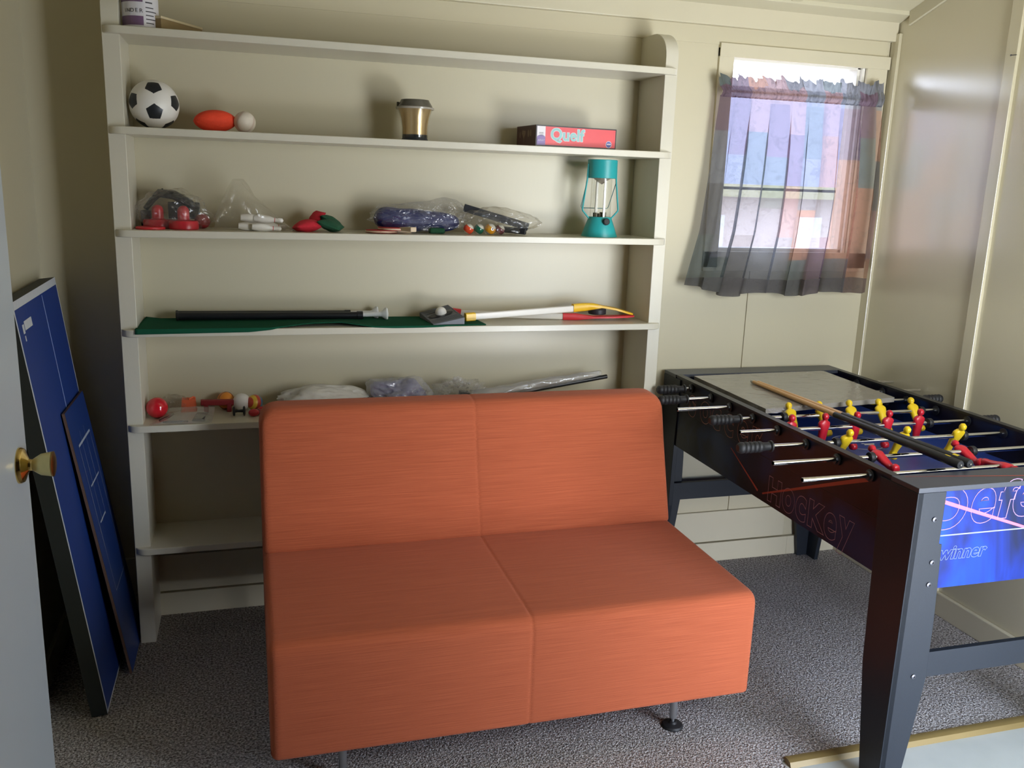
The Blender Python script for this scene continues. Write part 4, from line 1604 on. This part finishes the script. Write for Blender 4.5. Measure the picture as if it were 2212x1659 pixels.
PINS = [(0.322, -0.165, 0.015, 2, 0), (0.340, -0.120, 0.014, -6, 0), (0.365, -0.185, 0.014, 4, 0), (0.330, -0.145, 0.042, 3, 1), (0.372, -0.150, 0.040, -3, 1), (0.385, -0.115, 0.016, 8, 0)]
for i, (x, y, dz, an, lay) in enumerate(PINS):
    prof = [(0.0001, 0), (0.0095, 0), (0.0125, 0.012), (0.0145, 0.030), (0.0125, 0.050), (0.0070, 0.066), (0.0062, 0.074), (0.0080, 0.084), (0.0070, 0.092), (0.0001, 0.096)]
    ax = Vector((math.cos(R(an)), math.sin(R(an)), -0.06))
    q = MB().mat('pin_white').lathe(prof, (x, y, z + dz), ax, 20)
    q.mat('bright_red').lathe([(0.0075, 0.0665), (0.0074, 0.0685)], (x, y, z + dz), ax, 20, cap=False)
    o = build(q, 'toy_bowling_pin', loc=(x, y, z + dz), smooth=60)
    tag(o, 'white toy bowling pin with red stripe lying in the tall clear bag', 'bowling pin', 'toy bowling pins in the clear bag')


def f_tallbag(u, v):
    # open bag standing tall on the left, slumping over the pins to the right
    ang = 2 * PI * v
    x = lerp(0.245, 0.500, u)
    h = pw(u, [(0, 0.045), (0.10, 0.100), (0.26, 0.168), (0.36, 0.165), (0.55, 0.105), (0.8, 0.045), (1, 0.004)])
    wy = pw(u, [(0, 0.012), (0.2, 0.045), (0.5, 0.062), (0.85, 0.05), (1, 0.008)])
    s, c_ = math.sin(ang), math.cos(ang)
    n_ = noise.noise(Vector((u * 5, s * 1.5, c_ * 1.5))) * 0.010
    zz = (0.5 + 0.5 * s) ** 0.8 * h + n_ * (1 if s > -0.3 else 0)
    return (x + n_, -0.145 + c_ * (wy + n_), z + max(0.0004, zz))


q = MB().mat('film').grid(f_tallbag, 50, 44)
o = build(q, 'plastic_bag', loc=(0.36, -0.145, z), smooth=40)
tag(o, 'clear plastic bag standing open around white toy bowling pins', 'plastic bag')


def beanbag(c, hx, hy, hz, rotz, tilt, mname, lab, roll=0.0):
    q = MB().mat(mname)

    def fn(sign):
        def g(u, v):
            a, b = 2 * u - 1, 2 * v - 1
            bul = ((1 - a * a) * (1 - b * b)) ** 0.55
            k = 1 - 0.10 * (1 - abs(a)) * abs(b) - 0.10 * (1 - abs(b)) * abs(a)
            return (a * hx * (1 - 0.12 * (1 - b * b) * 0), b * hy, sign * bul * hz * (1 + 0.18 * noise.noise(Vector((a * 2 + c[0] * 30, b * 2, sign)))) + 0.004 * a * b)
        return g
    q.grid(fn(1), 18, 18)
    q.grid(fn(-1), 18, 18)
    q.xform(Matrix.Translation(c) @ Matrix.Rotation(rotz, 4, 'Z') @ Matrix.Rotation(tilt, 4, 'Y') @ Matrix.Rotation(roll, 4, 'X'))
    o = build(q, 'beanbag', loc=(c[0], c[1], z), smooth=70)
    tag(o, lab, 'beanbag', 'beanbags on the third shelf')


beanbag((0.545, -0.155, z + 0.019), 0.045, 0.040, 0.021, R(12), R(-8), 'bag_red', 'red fabric beanbag lying flat, leftmost of the beanbags')
beanbag((0.578, -0.100, z + 0.040), 0.032, 0.034, 0.018, R(20), R(-52), 'bag_red', 'red fabric beanbag propped up behind the flat red one')
beanbag((0.622, -0.165, z + 0.022), 0.040, 0.038, 0.019, R(-18), R(14), 'bag_green', 'green fabric beanbag with pale mark, lying in front of its twin')
beanbag((0.625, -0.105, z + 0.033), 0.042, 0.036, 0.018, R(8), R(22), 'bag_green', 'green fabric beanbag leaning at the back, behind the other green one')


def paddle(c, rotz, lab, dz):
    pd = thing('ping_pong_paddle', (c[0], c[1], z + dz), lab, 'paddle', 'ping pong paddles on the third shelf', rotz)
    q = MB().mat('pale_wood')
    n = 36
    pts = [(0.056 * math.cos(2 * PI * i / n), 0.050 * math.sin(2 * PI * i / n)) for i in range(n)]
    q.prism(pts, 'z', 0.0015, 0.0065)
    build(q, 'blade', pd, local=True, smooth=30)
    q = MB().mat('paddle_red')
    q.prism([(a * 0.985, b * 0.985) for a, b in pts], 'z', 0.0065, 0.0085)
    q.prism([(a * 0.985, b * 0.985) for a, b in pts], 'z', 0.0, 0.0015)
    build(q, 'rubber', pd, local=True, smooth=30)
    q = MB().mat('pale_wood').hexa([(0.045, -0.011, 0.0), (0.108, -0.013, -0.002), (0.108, 0.013, -0.002), (0.045, 0.011, 0.0), (0.045, -0.011, 0.012), (0.108, -0.013, 0.015), (0.108, 0.013, 0.015), (0.045, 0.011, 0.012)])
    build(q, 'handle', pd, local=True, bevel=0.003)


paddle((0.795, -0.165), R(15), 'small red ping pong paddle lying at the bottom of the pair', 0.002)
paddle((0.835, -0.160), R(-58), 'small red ping pong paddle stacked on top, wooden handle toward the shelf edge', 0.0112)

rl = MB().mat('net_blue')
rg = []
for i in range(41):
    t = i / 40
    x = lerp(0.775, 1.085, t)
    rr_ = 0.042 * (1 - abs(2 * t - 1) ** 6) ** 0.5 * (1 - 0.25 * t) + 0.001
    ring = []
    for k in range(28):
        a = 2 * PI * k / 28
        n_ = 1 + 0.13 * noise.noise(Vector((x * 14, math.cos(a) * 1.4, math.sin(a) * 1.4)))
        ring.append((x, -0.105 + math.cos(a) * rr_ * n_ * 1.05, z + 0.048 - 0.010 * t + math.sin(a) * rr_ * n_))
    rg.append(ring)
rl.rings(rg, True)
o = build(rl, 'rolled_net', loc=(0.93, -0.105, z), smooth=60)
tag(o, 'rolled dark blue net lying in a shiny clear bag above the paddles', 'net')
q = MB().mat('bag_green').box(0.965, 1.020, -0.165, -0.130, z + 0.0005, z + 0.020)
o = build(q, 'game_piece', loc=(0.99, -0.15, z), bevel=0.006)
tag(o, 'dark green folded cloth piece under the blue net bag', 'cloth')
q = crumple((0.935, -0.110, z + 0.050), 0.180, 0.062, 0.056, z, 4.4, 0.16, 3.4, tip=(0.55, 0, 0.75, 0.035, 8), mname='film_shiny')
o = build(q, 'plastic_bag', loc=(0.935, -0.110, z), smooth=25)
tag(o, 'shiny clear plastic bag wrapped around the rolled blue net', 'plastic bag')

for x, y, r, mname, lab in ((1.108, -0.150, 0.0185, 'pool_orange', 'orange red miniature pool ball at the foot of the blue net bag'),
                            (1.146, -0.150, 0.0185, 'pool_green', 'green and white miniature pool ball left of the yellow one'),
                            (1.186, -0.158, 0.0200, 'pool_yellow', 'yellow orange miniature pool ball in front of the black boxes'),
                            (1.224, -0.150, 0.0180, 'pool_maroon', 'maroon and white miniature pool ball right of the yellow one')):
    q = MB().mat(mname)
    c_ = Vector((x, y, z + r))
    axb = Vector((0.5, -0.3, 0.8)).normalized()
    prof = [(r * math.sin(PI * i / 20), -r * math.cos(PI * i / 20)) for i in range(21)]
    q.mat('pool_white').lathe(prof[:7], c_, axb, 28, cap=False)
    q.mat(mname).lathe(prof[6:15], c_, axb, 28, cap=False)
    q.mat('pool_white').lathe(prof[14:], c_, axb, 28, cap=False)
    o = build(q, 'pool_ball', loc=(x, y, z), smooth=180)
    tag(o, lab, 'pool ball', 'miniature pool balls on the third shelf')
    if mname == 'pool_yellow':
        dv = Vector((0.15, -0.95, 0.05)).normalized()
        q = MB().mat('pool_white').lathe([(0.0001, 0.0004), (0.0055, 0.0)], c_ + dv * (r - 0.0004), dv, 18)
        build(q, 'number_spot', o)
        q = MB().mat('ink_dark').lathe([(0.0001, 0.0008), (0.0022, 0.0008)], c_ + dv * (r - 0.0002), dv, 10)
        build(q, 'number', o)

for p0, p1, hw, lab in (((1.100, -0.105, z + 0.092), (1.330, -0.150, z + 0.030), 0.017, 'long black box tilted down to the right inside clear plastic'),
                        ((1.215, -0.115, z + 0.020), (1.318, -0.165, z + 0.0135), 0.013, 'short black box lying flat under the tilted black box')):
    a, b = Vector(p0), Vector(p1)
    d = (b - a).normalized()
    s = Vector((0, 0, 1)).cross(d).normalized()
    up = d.cross(s)
    q = MB().mat('black_card').hexa([a - s * hw - up * hw * .8, b - s * hw - up * hw * .8, b + s * hw - up * hw * .8, a + s * hw - up * hw * .8,
                                     a - s * hw + up * hw * .8, b - s * hw + up * hw * .8, b + s * hw + up * hw * .8, a + s * hw + up * hw * .8])
    o = build(q, 'slim_box', loc=((a.x + b.x) / 2, (a.y + b.y) / 2, z), bevel=0.002)
    tag(o, lab, 'box', 'slim black boxes on the third shelf')
q = crumple((1.225, -0.130, z + 0.045), 0.135, 0.058, 0.055, z, 8.2, 0.2, 3.0, tip=(0.85, -0.2, 0.2, 0.03, 6), mname='film')
for v in q.v:
    v.z = z + (v.z - z) * (1.0 - 0.9 * (v.x - 1.2) if v.x > 1.2 else 1.0 + 0.5 * (1.2 - v.x))
o = build(q, 'plastic_bag', loc=(1.225, -0.130, z), smooth=25)
tag(o, 'clear plastic bag over the black boxes and miniature pool balls', 'plastic bag')

# lantern
lx, ly = 1.611, -0.145
ln = thing('lantern', (lx, ly, z), 'teal camping lantern with clear chimney at right end of a shelf', 'lantern')
LC = (lx, ly, z)
q = MB().mat('teal').lathe([(0.001, 0.0), (0.0665, 0.0), (0.0670, 0.003), (0.0440, 0.066), (0.0415, 0.072), (0.001, 0.072)], LC, seg=44)
bs = build(q, 'base', ln, smooth=35)
q = MB().mat('black_rubber').lathe([(0.001, 0.0), (0.012, 0.0), (0.0128, 0.003), (0.0125, 0.013), (0.010, 0.015), (0.001, 0.015)], (lx + 0.004, ly - 0.046, z + 0.055), (0, -1, 0.18), 24)
build(q, 'knob', bs, smooth=35)
q = MB().mat('lantern_glass').lathe([(0.0390, 0.072), (0.0385, 0.215)], LC, seg=40, cap=False)
build(q, 'chimney', ln, smooth=60)
q = MB().mat('teal').lathe([(0.0535, 0.212), (0.0545, 0.213), (0.0545, 0.276), (0.0530, 0.278), (0.001, 0.278)], LC, seg=44, cap=False)
q.lathe([(0.001, 0.2125), (0.0535, 0.2125)], LC, seg=44, cap=False)
build(q, 'cap', ln, smooth=35)
q = MB().mat('reflector').lathe([(0.036, 0.2122), (0.001, 0.190)], LC, seg=6, cap=False)
build(q, 'reflector', ln)
for dx, dy in ((-0.012, 0.012), (0.010, -0.014)):
    q = MB().mat('lamp_tube').tube([(lx + dx - 0.002, ly + dy, z + 0.074), (lx + dx, ly + dy, z + 0.206)], 0.0050, 14)
    build(q, 'lamp_tube', ln, smooth=50)
q = MB().mat('gap_dark')
for dx in (-0.02, -0.004, 0.006, 0.018):
    q.box(lx + dx - 0.005, lx + dx + 0.004, ly - 0.006, ly + 0.008, z + 0.072, z + 0.083 + (dx * 10 % 0.006))
build(q, 'socket', ln)
for sg in (-1, 1):
    q = MB().mat('teal').tube([(lx + sg * 0.0555, ly, z + 0.262), (lx + sg * 0.0575, ly, z + 0.205), (lx + sg * 0.071, ly, z + 0.100), (lx + sg * 0.0700, ly, z + 0.094), (lx + sg * 0.044, ly, z + 0.066)], 0.0032, 10)
    build(q, 'side_arm', ln, smooth=40)
q = MB().mat('teal_wire').tube([(lx - 0.058, ly, z + 0.200), (lx - 0.060, ly + 0.045, z + 0.108), (lx - 0.056, ly + 0.048, z + 0.102), (lx + 0.046, ly + 0.048, z + 0.102), (lx + 0.050, ly + 0.045, z + 0.108), (lx + 0.058, ly, z + 0.200)], 0.0015, 8)
build(q, 'wire_handle', ln, smooth=40)

# ---- fourth shelf
z = SHZ[3]


def f_mat(u, v):
    x = lerp(0.006, 1.150, u)
    yb = lerp(-0.012, -0.030, u)
    yf = -0.2435 + pw(u, [(0, 0), (0.36, 0), (0.46, 0.034), (0.56, 0.038), (0.64, 0.004), (0.8, -0.001), (1, 0.018)])
    lift = pw(u, [(0, 0), (0.36, 0.0), (0.48, 0.010), (0.56, 0.012), (0.66, 0.0), (1, 0)])
    if v <= 0.9:
        t = v / 0.9
        x2 = x - 0.028 * t * (1 - 2 * u) * 0.4
        y = lerp(yb, yf, t)
        return (x2, y, z + 0.0026 + lift * t * t + (0.006 * (1 - u / 0.04) * (1 - t) if u < 0.04 else 0))
    t = (v - 0.9) / 0.1
    hang = pw(u, [(0, 0.016), (0.3, 0.013), (0.40, 0.002), (0.62, 0.002), (0.72, 0.006), (0.9, 0.004), (1, 0.001)])
    return (x - 0.011 * (1 - 2 * u) * 1.0, yf - 0.0022 * t, z + 0.0026 + lift - hang * t)


q = MB().mat('felt_green').grid(f_mat, 120, 30)
o = build(q, 'putting_mat', loc=(0.58, -0.13, z), smooth=60, solid=0.003)
tag(o, 'long green felt putting mat laid along the fourth shelf', 'mat')
zm = z + 0.0045
for yy, x0, x1, xr, lab in ((-0.040, 0.105, 0.700, 0.795, 'black telescopic tube with white plunger, nearer the back wall'),
                            (-0.074, 0.108, 0.740, 0.825, 'black telescopic tube with white plunger, nearer the shelf edge')):
    tt = thing('game_tube', ((x0 + x1) / 2, yy, zm), lab, 'tube', 'black tubes on the green mat')
    rz = zm + 0.0155
    q = MB().mat('black_plastic').lathe([(0.001, 0), (0.0145, 0), (0.0155, 0.003), (0.0150, 0.006), (0.0130, 0.008), (0.0128, x1 - x0 - 0.022), (0.0150, x1 - x0 - 0.020), (0.0150, x1 - x0), (0.001, x1 - x0)], (x0, yy, rz), (1, 0, -0.004), 24)
    build(q, 'barrel', tt, smooth=35)
    L = xr - x1
    q = MB().mat('plastic_white').lathe([(0.0085, 0), (0.0085, L - 0.022), (0.0110, L - 0.016), (0.0230, L - 0.004), (0.0240, L), (0.020, L + 0.005), (0.001, L + 0.008)], (x1, yy, rz), (1, -0.05, 0.02), 28)
    build(q, 'plunger', tt, smooth=35)

# putting ramp with golf ball
P0, P1, P2, P3 = Vector((0.952, -0.055, 1.130)), Vector((0.968, -0.234, zm + 0.001)), Vector((1.082, -0.226, zm)), Vector((1.060, -0.050, zm))
B0, B1 = Vector((0.952, -0.055, zm)), Vector((0.968, -0.234, zm))
rmp = thing('putting_ramp', (1.035, -0.14, zm), 'grey ribbed putting ramp wedge holding a golf ball on the green mat', 'putting ramp')
T2, T3 = Vector((1.082, -0.226, 1.1365)), Vector((1.059, -0.050, 1.158))
q = MB().mat('ramp_grey')
q.hexa([B0, B1, P2, P3, P0, P1, T2, T3])
rn = (P1 - P0).cross(T3 - P0).normalized()
if rn.z < 0:
    rn = -rn
for kx in range(15):
    t = (kx + 0.5) / 15
    if 0.26 < t < 0.66:
        segs = ((0.0, 0.06), (0.96, 1.0))
    else:
        segs = ((0.0, 1.0),)
    for s0, s1 in segs:
        a = P0.lerp(P1, t).lerp(T3.lerp(T2, t), s0)
        b = P0.lerp(P1, t).lerp(T3.lerp(T2, t), s1)
        w = (P1 - P0).normalized() * 0.0032
        h = rn * 0.0016
        q.hexa([a - w, b - w, b + w, a + w, a - w * .7 + h, b - w * .7 + h, b + w * .7 + h, a + w * .7 + h])
build(q, 'wedge', rmp)


def onr(s, t, h):
    return P0.lerp(P1, t).lerp(T3.lerp(T2, t), s) + rn * h


q = MB().mat('ramp_hole').add([onr(s, t, 0.0020) for s, t in ((0.06, 0.50), (0.18, 0.60), (0.62, 0.60), (0.80, 0.56), (0.92, 0.48), (0.80, 0.42), (0.30, 0.36), (0.14, 0.42))], [tuple(range(8))])
build(q, 'slot', rmp)
gc = onr(0.52, 0.46, 0.0065)
q = MB().mat('ball_white').sphere(gc, 0.0205, 40, 28, fn=lambda p, d: p * (1 - 0.018 * max(0, math.sin(d.x * 26) * math.sin(d.y * 26 + 1) * math.sin(d.z * 26 + 2))))
o = build(q, 'golf_ball', loc=(gc.x, gc.y, gc.z - 0.0205), smooth=180)
tag(o, 'white golf ball sitting in the slot of the grey ramp', 'golf ball')


def bar(q, path, w, h, mname):
    """rectangular bar through the path points"""
    q.mat(mname)
    path = [Vector(p) for p in path]
    rg = []
    for i, p in enumerate(path):
        d = (path[min(i + 1, len(path) - 1)] - path[max(i - 1, 0)]).normalized()
        s = Vector((0, 0, 1)).cross(d).normalized()
        up = d.cross(s)
        ww = w[i] if isinstance(w, list) else w
        hh = h[i] if isinstance(h, list) else h
        c = 0.25
        rg.append([p + s * a * ww + up * b * hh for a, b in ((-1, -1 + c), (-1 + c, -1), (1 - c, -1), (1, -1 + c), (1, 1 - c), (1 - c, 1), (-1 + c, 1), (-1, 1 - c))])
    q.rings(rg, True)
    return q


hy = thing('hockey_stick', (1.44, -0.13, z), 'mini hockey stick with cream shaft and yellow blade, laid over the red one', 'hockey stick', 'mini hockey sticks on the fourth shelf')
build(bar(MB(), [(1.130, -0.155, z + 0.021), (1.545, -0.118, z + 0.043)], 0.0085, 0.0120, 'shaft_cream'), 'shaft', hy, bevel=0.001)
build(bar(MB(), [(1.100, -0.158, z + 0.0195), (1.138, -0.154, z + 0.0215)], 0.0120, 0.0150, 'hockey_yellow'), 'end_cap', hy, bevel=0.002)
build(bar(MB(), [(1.530, -0.120, z + 0.045), (1.580, -0.115, z + 0.048), (1.615, -0.112, z + 0.050), (1.650, -0.112, z + 0.049), (1.705, -0.118, z + 0.040), (1.760, -0.128, z + 0.025), (1.775, -0.131, z + 0.021)],
          [0.011, 0.011, 0.014, 0.020, 0.022, 0.019, 0.008], [0.0150, 0.0150, 0.0120, 0.0050, 0.0045, 0.0045, 0.0035], 'hockey_yellow'), 'blade', hy, smooth=50)
hr = thing('hockey_stick', (1.40, -0.10, z), 'mini hockey stick with cream shaft and red blade, lying flat on the shelf', 'hockey stick', 'mini hockey sticks on the fourth shelf')
build(bar(MB(), [(1.105, -0.038, z + 0.0165), (1.510, -0.125, z + 0.0125)], 0.0085, 0.0110, 'shaft_cream'), 'shaft', hr, bevel=0.001)
build(bar(MB(), [(1.080, -0.032, z + 0.0205), (1.112, -0.038, z + 0.0165)], 0.0120, 0.0150, 'bright_red'), 'end_cap', hr, bevel=0.002)
build(bar(MB(), [(1.490, -0.121, z + 0.0130), (1.540, -0.130, z + 0.0130), (1.580, -0.136, z + 0.0120), (1.610, -0.139, z + 0.0120), (1.680, -0.142, z + 0.0130), (1.745, -0.140, z + 0.0140), (1.775, -0.138, z + 0.0145)],
          [0.0110, 0.0115, 0.014, 0.020, 0.022, 0.018, 0.008], [0.0125, 0.0125, 0.0080, 0.0040, 0.0040, 0.0045, 0.0035], 'bright_red'), 'blade', hr, smooth=50)
q = MB().mat('puck_black').lathe([(0.001, 0), (0.0330, 0), (0.0345, 0.002), (0.0345, 0.018), (0.0325, 0.020), (0.022, 0.020), (0.020, 0.018), (0.001, 0.018)], (1.645, -0.085, z + 0.0165), seg=36)
o = build(q, 'hockey_puck', loc=(1.645, -0.085, z + 0.0165), smooth=35)
tag(o, 'black hockey puck between the yellow and red blades', 'puck')

# ---- fifth shelf
z = SHZ[4]
q = MB().mat('red_shiny').sphere((0.037, -0.135, z + 0.0355), 0.0355, 36, 24)
o = build(q, 'ball', loc=(0.037, -0.135, z), smooth=180)
tag(o, 'shiny red ball against the left bookcase side on the fifth shelf', 'ball')
zb = thing('zip_bag', (0.125, -0.150, z), 'flat clear zip bag with dark pieces lying on the fifth shelf', 'plastic bag')


def f_zip(u, v):
    x = lerp(lerp(0.075, 0.222, u), lerp(0.018, 0.215, u), v)
    y = lerp(-0.085, -0.236, v)
    h = 0.016 * math.sin(PI * u) ** 0.7 * math.sin(PI * v) ** 0.7 + 0.004 * noise.noise(Vector((u * 6, v * 6, 2)))
    return (x, y, z + 0.002 + max(0, h) + 0.02 * (1 - v) ** 3)


q = MB().mat('film_milky').grid(f_zip, 30, 30)
build(q, 'bag', zb, smooth=50)
q = MB().mat('black_plastic').hexa([(0.150, -0.205, z + 0.001), (0.195, -0.215, z + 0.001), (0.205, -0.130, z + 0.001), (0.160, -0.120, z + 0.001), (0.155, -0.200, z + 0.010), (0.190, -0.208, z + 0.010), (0.200, -0.135, z + 0.013), (0.165, -0.128, z + 0.013)])
q.tube([(0.050, -0.20, z + 0.006), (0.075, -0.16, z + 0.008), (0.085, -0.12, z + 0.008)], 0.005, 8)
q.tube([(0.06, -0.215, z + 0.005), (0.11, -0.212, z + 0.005), (0.14, -0.218, z + 0.005)], 0.003, 8)
build(q, 'contents', zb, bevel=0.001)
q = MB().mat('coral_plastic').hexa([(0.108, -0.075, z + 0.0), (0.160, -0.075, z + 0.0), (0.160, -0.035, z + 0.0), (0.108, -0.035, z + 0.0), (0.112, -0.072, z + 0.044), (0.158, -0.072, z + 0.042), (0.156, -0.040, z + 0.044), (0.112, -0.040, z + 0.046)])
q.tube([(0.135, -0.073, z + 0.045), (0.150, -0.06, z + 0.051), (0.156, -0.055, z + 0.046)], 0.003, 8)
o = build(q, 'toy_block', loc=(0.134, -0.055, z), bevel=0.004)
tag(o, 'coral orange plastic piece behind the zip bag', 'toy')
q = crumple((0.085, -0.055, z + 0.028), 0.050, 0.035, 0.034, z, 12.1, 0.2, 2.6, mname='film')
o = build(q, 'plastic_bag', loc=(0.085, -0.055, z), smooth=25)
tag(o, 'small clear plastic bag bunched between red ball and coral piece', 'plastic bag')
q = bar(MB(), [(0.175, -0.085, z + 0.036), (0.285, -0.080, z + 0.032)], 0.012, 0.0095, 'dark_red')
q.box(0.185, 0.200, -0.095, -0.075, z, z + 0.03)
q.box(0.262, 0.277, -0.095, -0.075, z, z + 0.03)
o = build(q, 'paddle_handle', loc=(0.23, -0.085, z), bevel=0.002)
tag(o, 'dark red plastic bar lying behind the zip bag', 'toy')
q = MB().mat('basket_orange').sphere((0.258, -0.045, z + 0.0305), 0.0305, 28, 18)
o = build(q, 'toy_basketball', loc=(0.258, -0.045, z), smooth=180)
tag(o, 'small orange ball with black lines behind the red bar', 'ball')
q = MB().mat('ball_black')
for rx, rz_ in ((0, 0), (R(90), R(35)), (R(75), R(-30))):
    mt = Matrix.Rotation(rz_, 3, 'Z') @ Matrix.Rotation(rx, 3, 'X')
    q.tube([Vector((0.258, -0.045, z + 0.0305)) + mt @ Vector((0.0304 * math.cos(a), 0.0304 * math.sin(a), 0)) for a in [2 * PI * i / 40 for i in range(41)]], 0.0010, 5, cap=False)
build(q, 'seam_line', o)
q = MB().mat('ball_white').sphere((0.312, -0.075, z + 0.0305), 0.0305, 28, 18)
o = build(q, 'ball', loc=(0.312, -0.075, z), smooth=180)
tag(o, 'plain white ball behind the black toy wheels', 'ball')
whl = thing('toy_axle', (0.303, -0.150, z), 'pair of small black wheels on an axle before the white ball', 'toy')
for x in (0.286, 0.320):
    q = MB().mat('black_rubber').lathe([(0.001, 0), (0.012, 0), (0.0165, 0.002), (0.0165, 0.006), (0.012, 0.008), (0.001, 0.008)], (x - 0.004, -0.150, z + 0.0166), (1, 0, 0), 26)
    build(q, 'wheel', whl, smooth=35)
q = MB().mat('black_rubber').lathe([(0.0055, 0), (0.0045, 0.01), (0.0055, 0.03)], (0.288, -0.150, z + 0.0166), (1, 0, 0), 14)
build(q, 'axle', whl, smooth=35)
q = MB()
prof = [(0.028 * math.sin(PI * i / 18), -0.028 * math.cos(PI * i / 18)) for i in range(19)]
bc = Vector((0.356, -0.080, z + 0.028))
ax = Vector((-0.7, -0.6, 0.2))
for i0, i1, mname in ((0, 4, 'pool_white'), (4, 8, 'beach_blue'), (8, 11, 'beach_red'), (11, 14, 'beach_yellow'), (14, 18, 'beach_red')):
    q.mat(mname).lathe(prof[i0:i1 + 1], bc, ax, 28, cap=False)
o = build(q, 'toy_ball', loc=(bc.x, bc.y, z), smooth=180)
tag(o, 'small ball with blue, red and yellow rings beside the white ball', 'ball')
for i, (x, y, s) in enumerate(((0.352, -0.165, 0.016), (0.366, -0.150, 0.014), (0.388, -0.140, 0.013), (0.398, -0.125, 0.012), (0.380, -0.120, 0.014))):
    q = MB().mat('red_plastic' if i % 2 == 0 else 'dark_red').sphere((x, y, z + s * 0.8), s, 18, 10, (1.15, 1, 0.8))
    o = build(q, 'game_stone', loc=(x, y, z), smooth=180)
    tag(o, 'small dark red rounded game stone heaped beside the ringed ball', 'game stone', 'red game stones on the fifth shelf')
q = crumple((0.595, -0.115, z + 0.040), 0.165, 0.085, 0.052, z, 21.0, 0.20, 1.6, mname='sack_white')
o = build(q, 'sack', loc=(0.595, -0.115, z), smooth=70)
tag(o, 'crumpled off white sack lying behind the sofa on the fifth shelf', 'bag')
q = MB().mat('black_card').box(0.735, 0.785, -0.15, -0.10, z, z + 0.045)
o = build(q, 'small_box', loc=(0.76, -0.125, z), bevel=0.002)
tag(o, 'small black box between the white sack and the lilac bundle', 'box')
q = crumple((0.868, -0.110, z + 0.046), 0.092, 0.072, 0.058, z, 33.0, 0.24, 1.7, tip=(-0.75, 0, 0.6, 0.02, 10), mname='lilac_cloth')
o = build(q, 'cloth_bundle', loc=(0.868, -0.110, z), smooth=70)
tag(o, 'lilac blue bundle of cloth showing through a milky bag', 'cloth')
q = crumple((0.875, -0.113, z + 0.048), 0.112, 0.082, 0.064, z, 33.0, 0.24, 1.7, tip=(-0.75, 0, 0.6, 0.03, 14), mname='film_milky')
o = build(q, 'plastic_bag', loc=(0.875, -0.113, z), smooth=25)
tag(o, 'milky plastic bag with sharp folds around the lilac bundle', 'plastic bag')
q = bar(MB(), [(0.955, -0.10, z + 0.030), (1.09, -0.13, z + 0.020)], 0.012, 0.010, 'black_card')
o = build(q, 'flat_bar', loc=(1.02, -0.115, z))
tag(o, 'flat black bar poking out right of the lilac bundle', 'bar')
q = crumple((1.095, -0.120, z + 0.042), 0.095, 0.075, 0.056, z, 47.0, 0.5, 4.2, mname='film_shiny')
o = build(q, 'cellophane', loc=(1.095, -0.120, z), smooth=20)
tag(o, 'heap of shiny crinkled cellophane with sharp glints on fifth shelf', 'cellophane')
for i, (x, y, zz) in enumerate(((1.105, -0.13, 0.055), (1.125, -0.10, 0.045))):
    q = MB().mat('black_plastic').box(x - 0.012, x + 0.012, y - 0.02, y + 0.02, z + 0.0005, z + zz)
    o = build(q, 'game_piece', loc=(x, y, z), bevel=0.003)
    tag(o, ('black plastic piece standing inside the cellophane, nearer the front' if i == 0 else 'black plastic piece standing inside the cellophane, nearer the wall'), 'game piece')
q = MB().mat('black_plastic').tube([(1.140, -0.160, z + 0.024), (1.690, -0.110, z + 0.090)], 0.0085, 12)
o = build(q, 'tube', loc=(1.41, -0.135, z), smooth=40)
tag(o, 'long black tube slanting up to the right out of clear plastic', 'tube')
q = MB().mat('black_plastic').tube([(1.16, -0.110, z + 0.014), (1.55, -0.095, z + 0.022), (1.692, -0.085, z + 0.0085)], 0.0080, 12)
o = build(q, 'tube', loc=(1.42, -0.10, z), smooth=40)
tag(o, 'shorter black tube lying flat under the slanting one', 'tube')


def f_sleeve(u, v):
    a = 2 * PI * v
    p = Vector((1.130, -0.155, z + 0.030)).lerp(Vector((1.665, -0.105, z + 0.094)), u)
    w = pw(u, [(0, 0.030), (0.2, 0.026), (0.8, 0.020), (1, 0.012)]) * (1 + 0.35 * noise.noise(Vector((u * 9, math.cos(a), math.sin(a)))))
    return (p.x, p.y + math.cos(a) * w, max(z + 0.001, p.z + 0.010 + math.sin(a) * w * 0.8))


q = MB().mat('film_milky').grid(f_sleeve, 60, 24)
o = build(q, 'plastic_sleeve', loc=(1.40, -0.13, z), smooth=30)
tag(o, 'long clear plastic sleeve around the slanting black tube', 'plastic sleeve')
q = MB().mat('paper').hexa([(1.56, -0.20, z), (1.68, -0.19, z), (1.67, -0.06, z), (1.55, -0.07, z), (1.56, -0.20, z + 0.006), (1.68, -0.19, z + 0.006), (1.67, -0.06, z + 0.008), (1.55, -0.07, z + 0.008)])
o = build(q, 'folded_paper', loc=(1.615, -0.13, z))
tag(o, 'folded white paper lying under the tube ends', 'paper')
q = MB().mat('cardboard_tan').box(1.70, 1.79, -0.20, -0.02, z, z + 0.004)
o = build(q, 'cardboard_sheet', loc=(1.745, -0.11, z))
tag(o, 'flat tan card lying in the right corner of the fifth shelf', 'card')

# nail in the right wall
q = MB().mat('bolt_metal').tube([(XR - 0.014, -0.655, 2.098), (XR - 0.042, -0.66, 2.094)], 0.0016, 8)
q.lathe([(0.0001, 0), (0.0035, 0), (0.0035, 0.001), (0.0001, 0.001)], (XR - 0.042, -0.66, 2.094), (-1, 0, 0), 12)
o = build(q, 'nail', loc=(XR - 0.014, -0.655, 2.096))
tag(o, 'small nail sticking out of the batten on the right wall', 'nail')
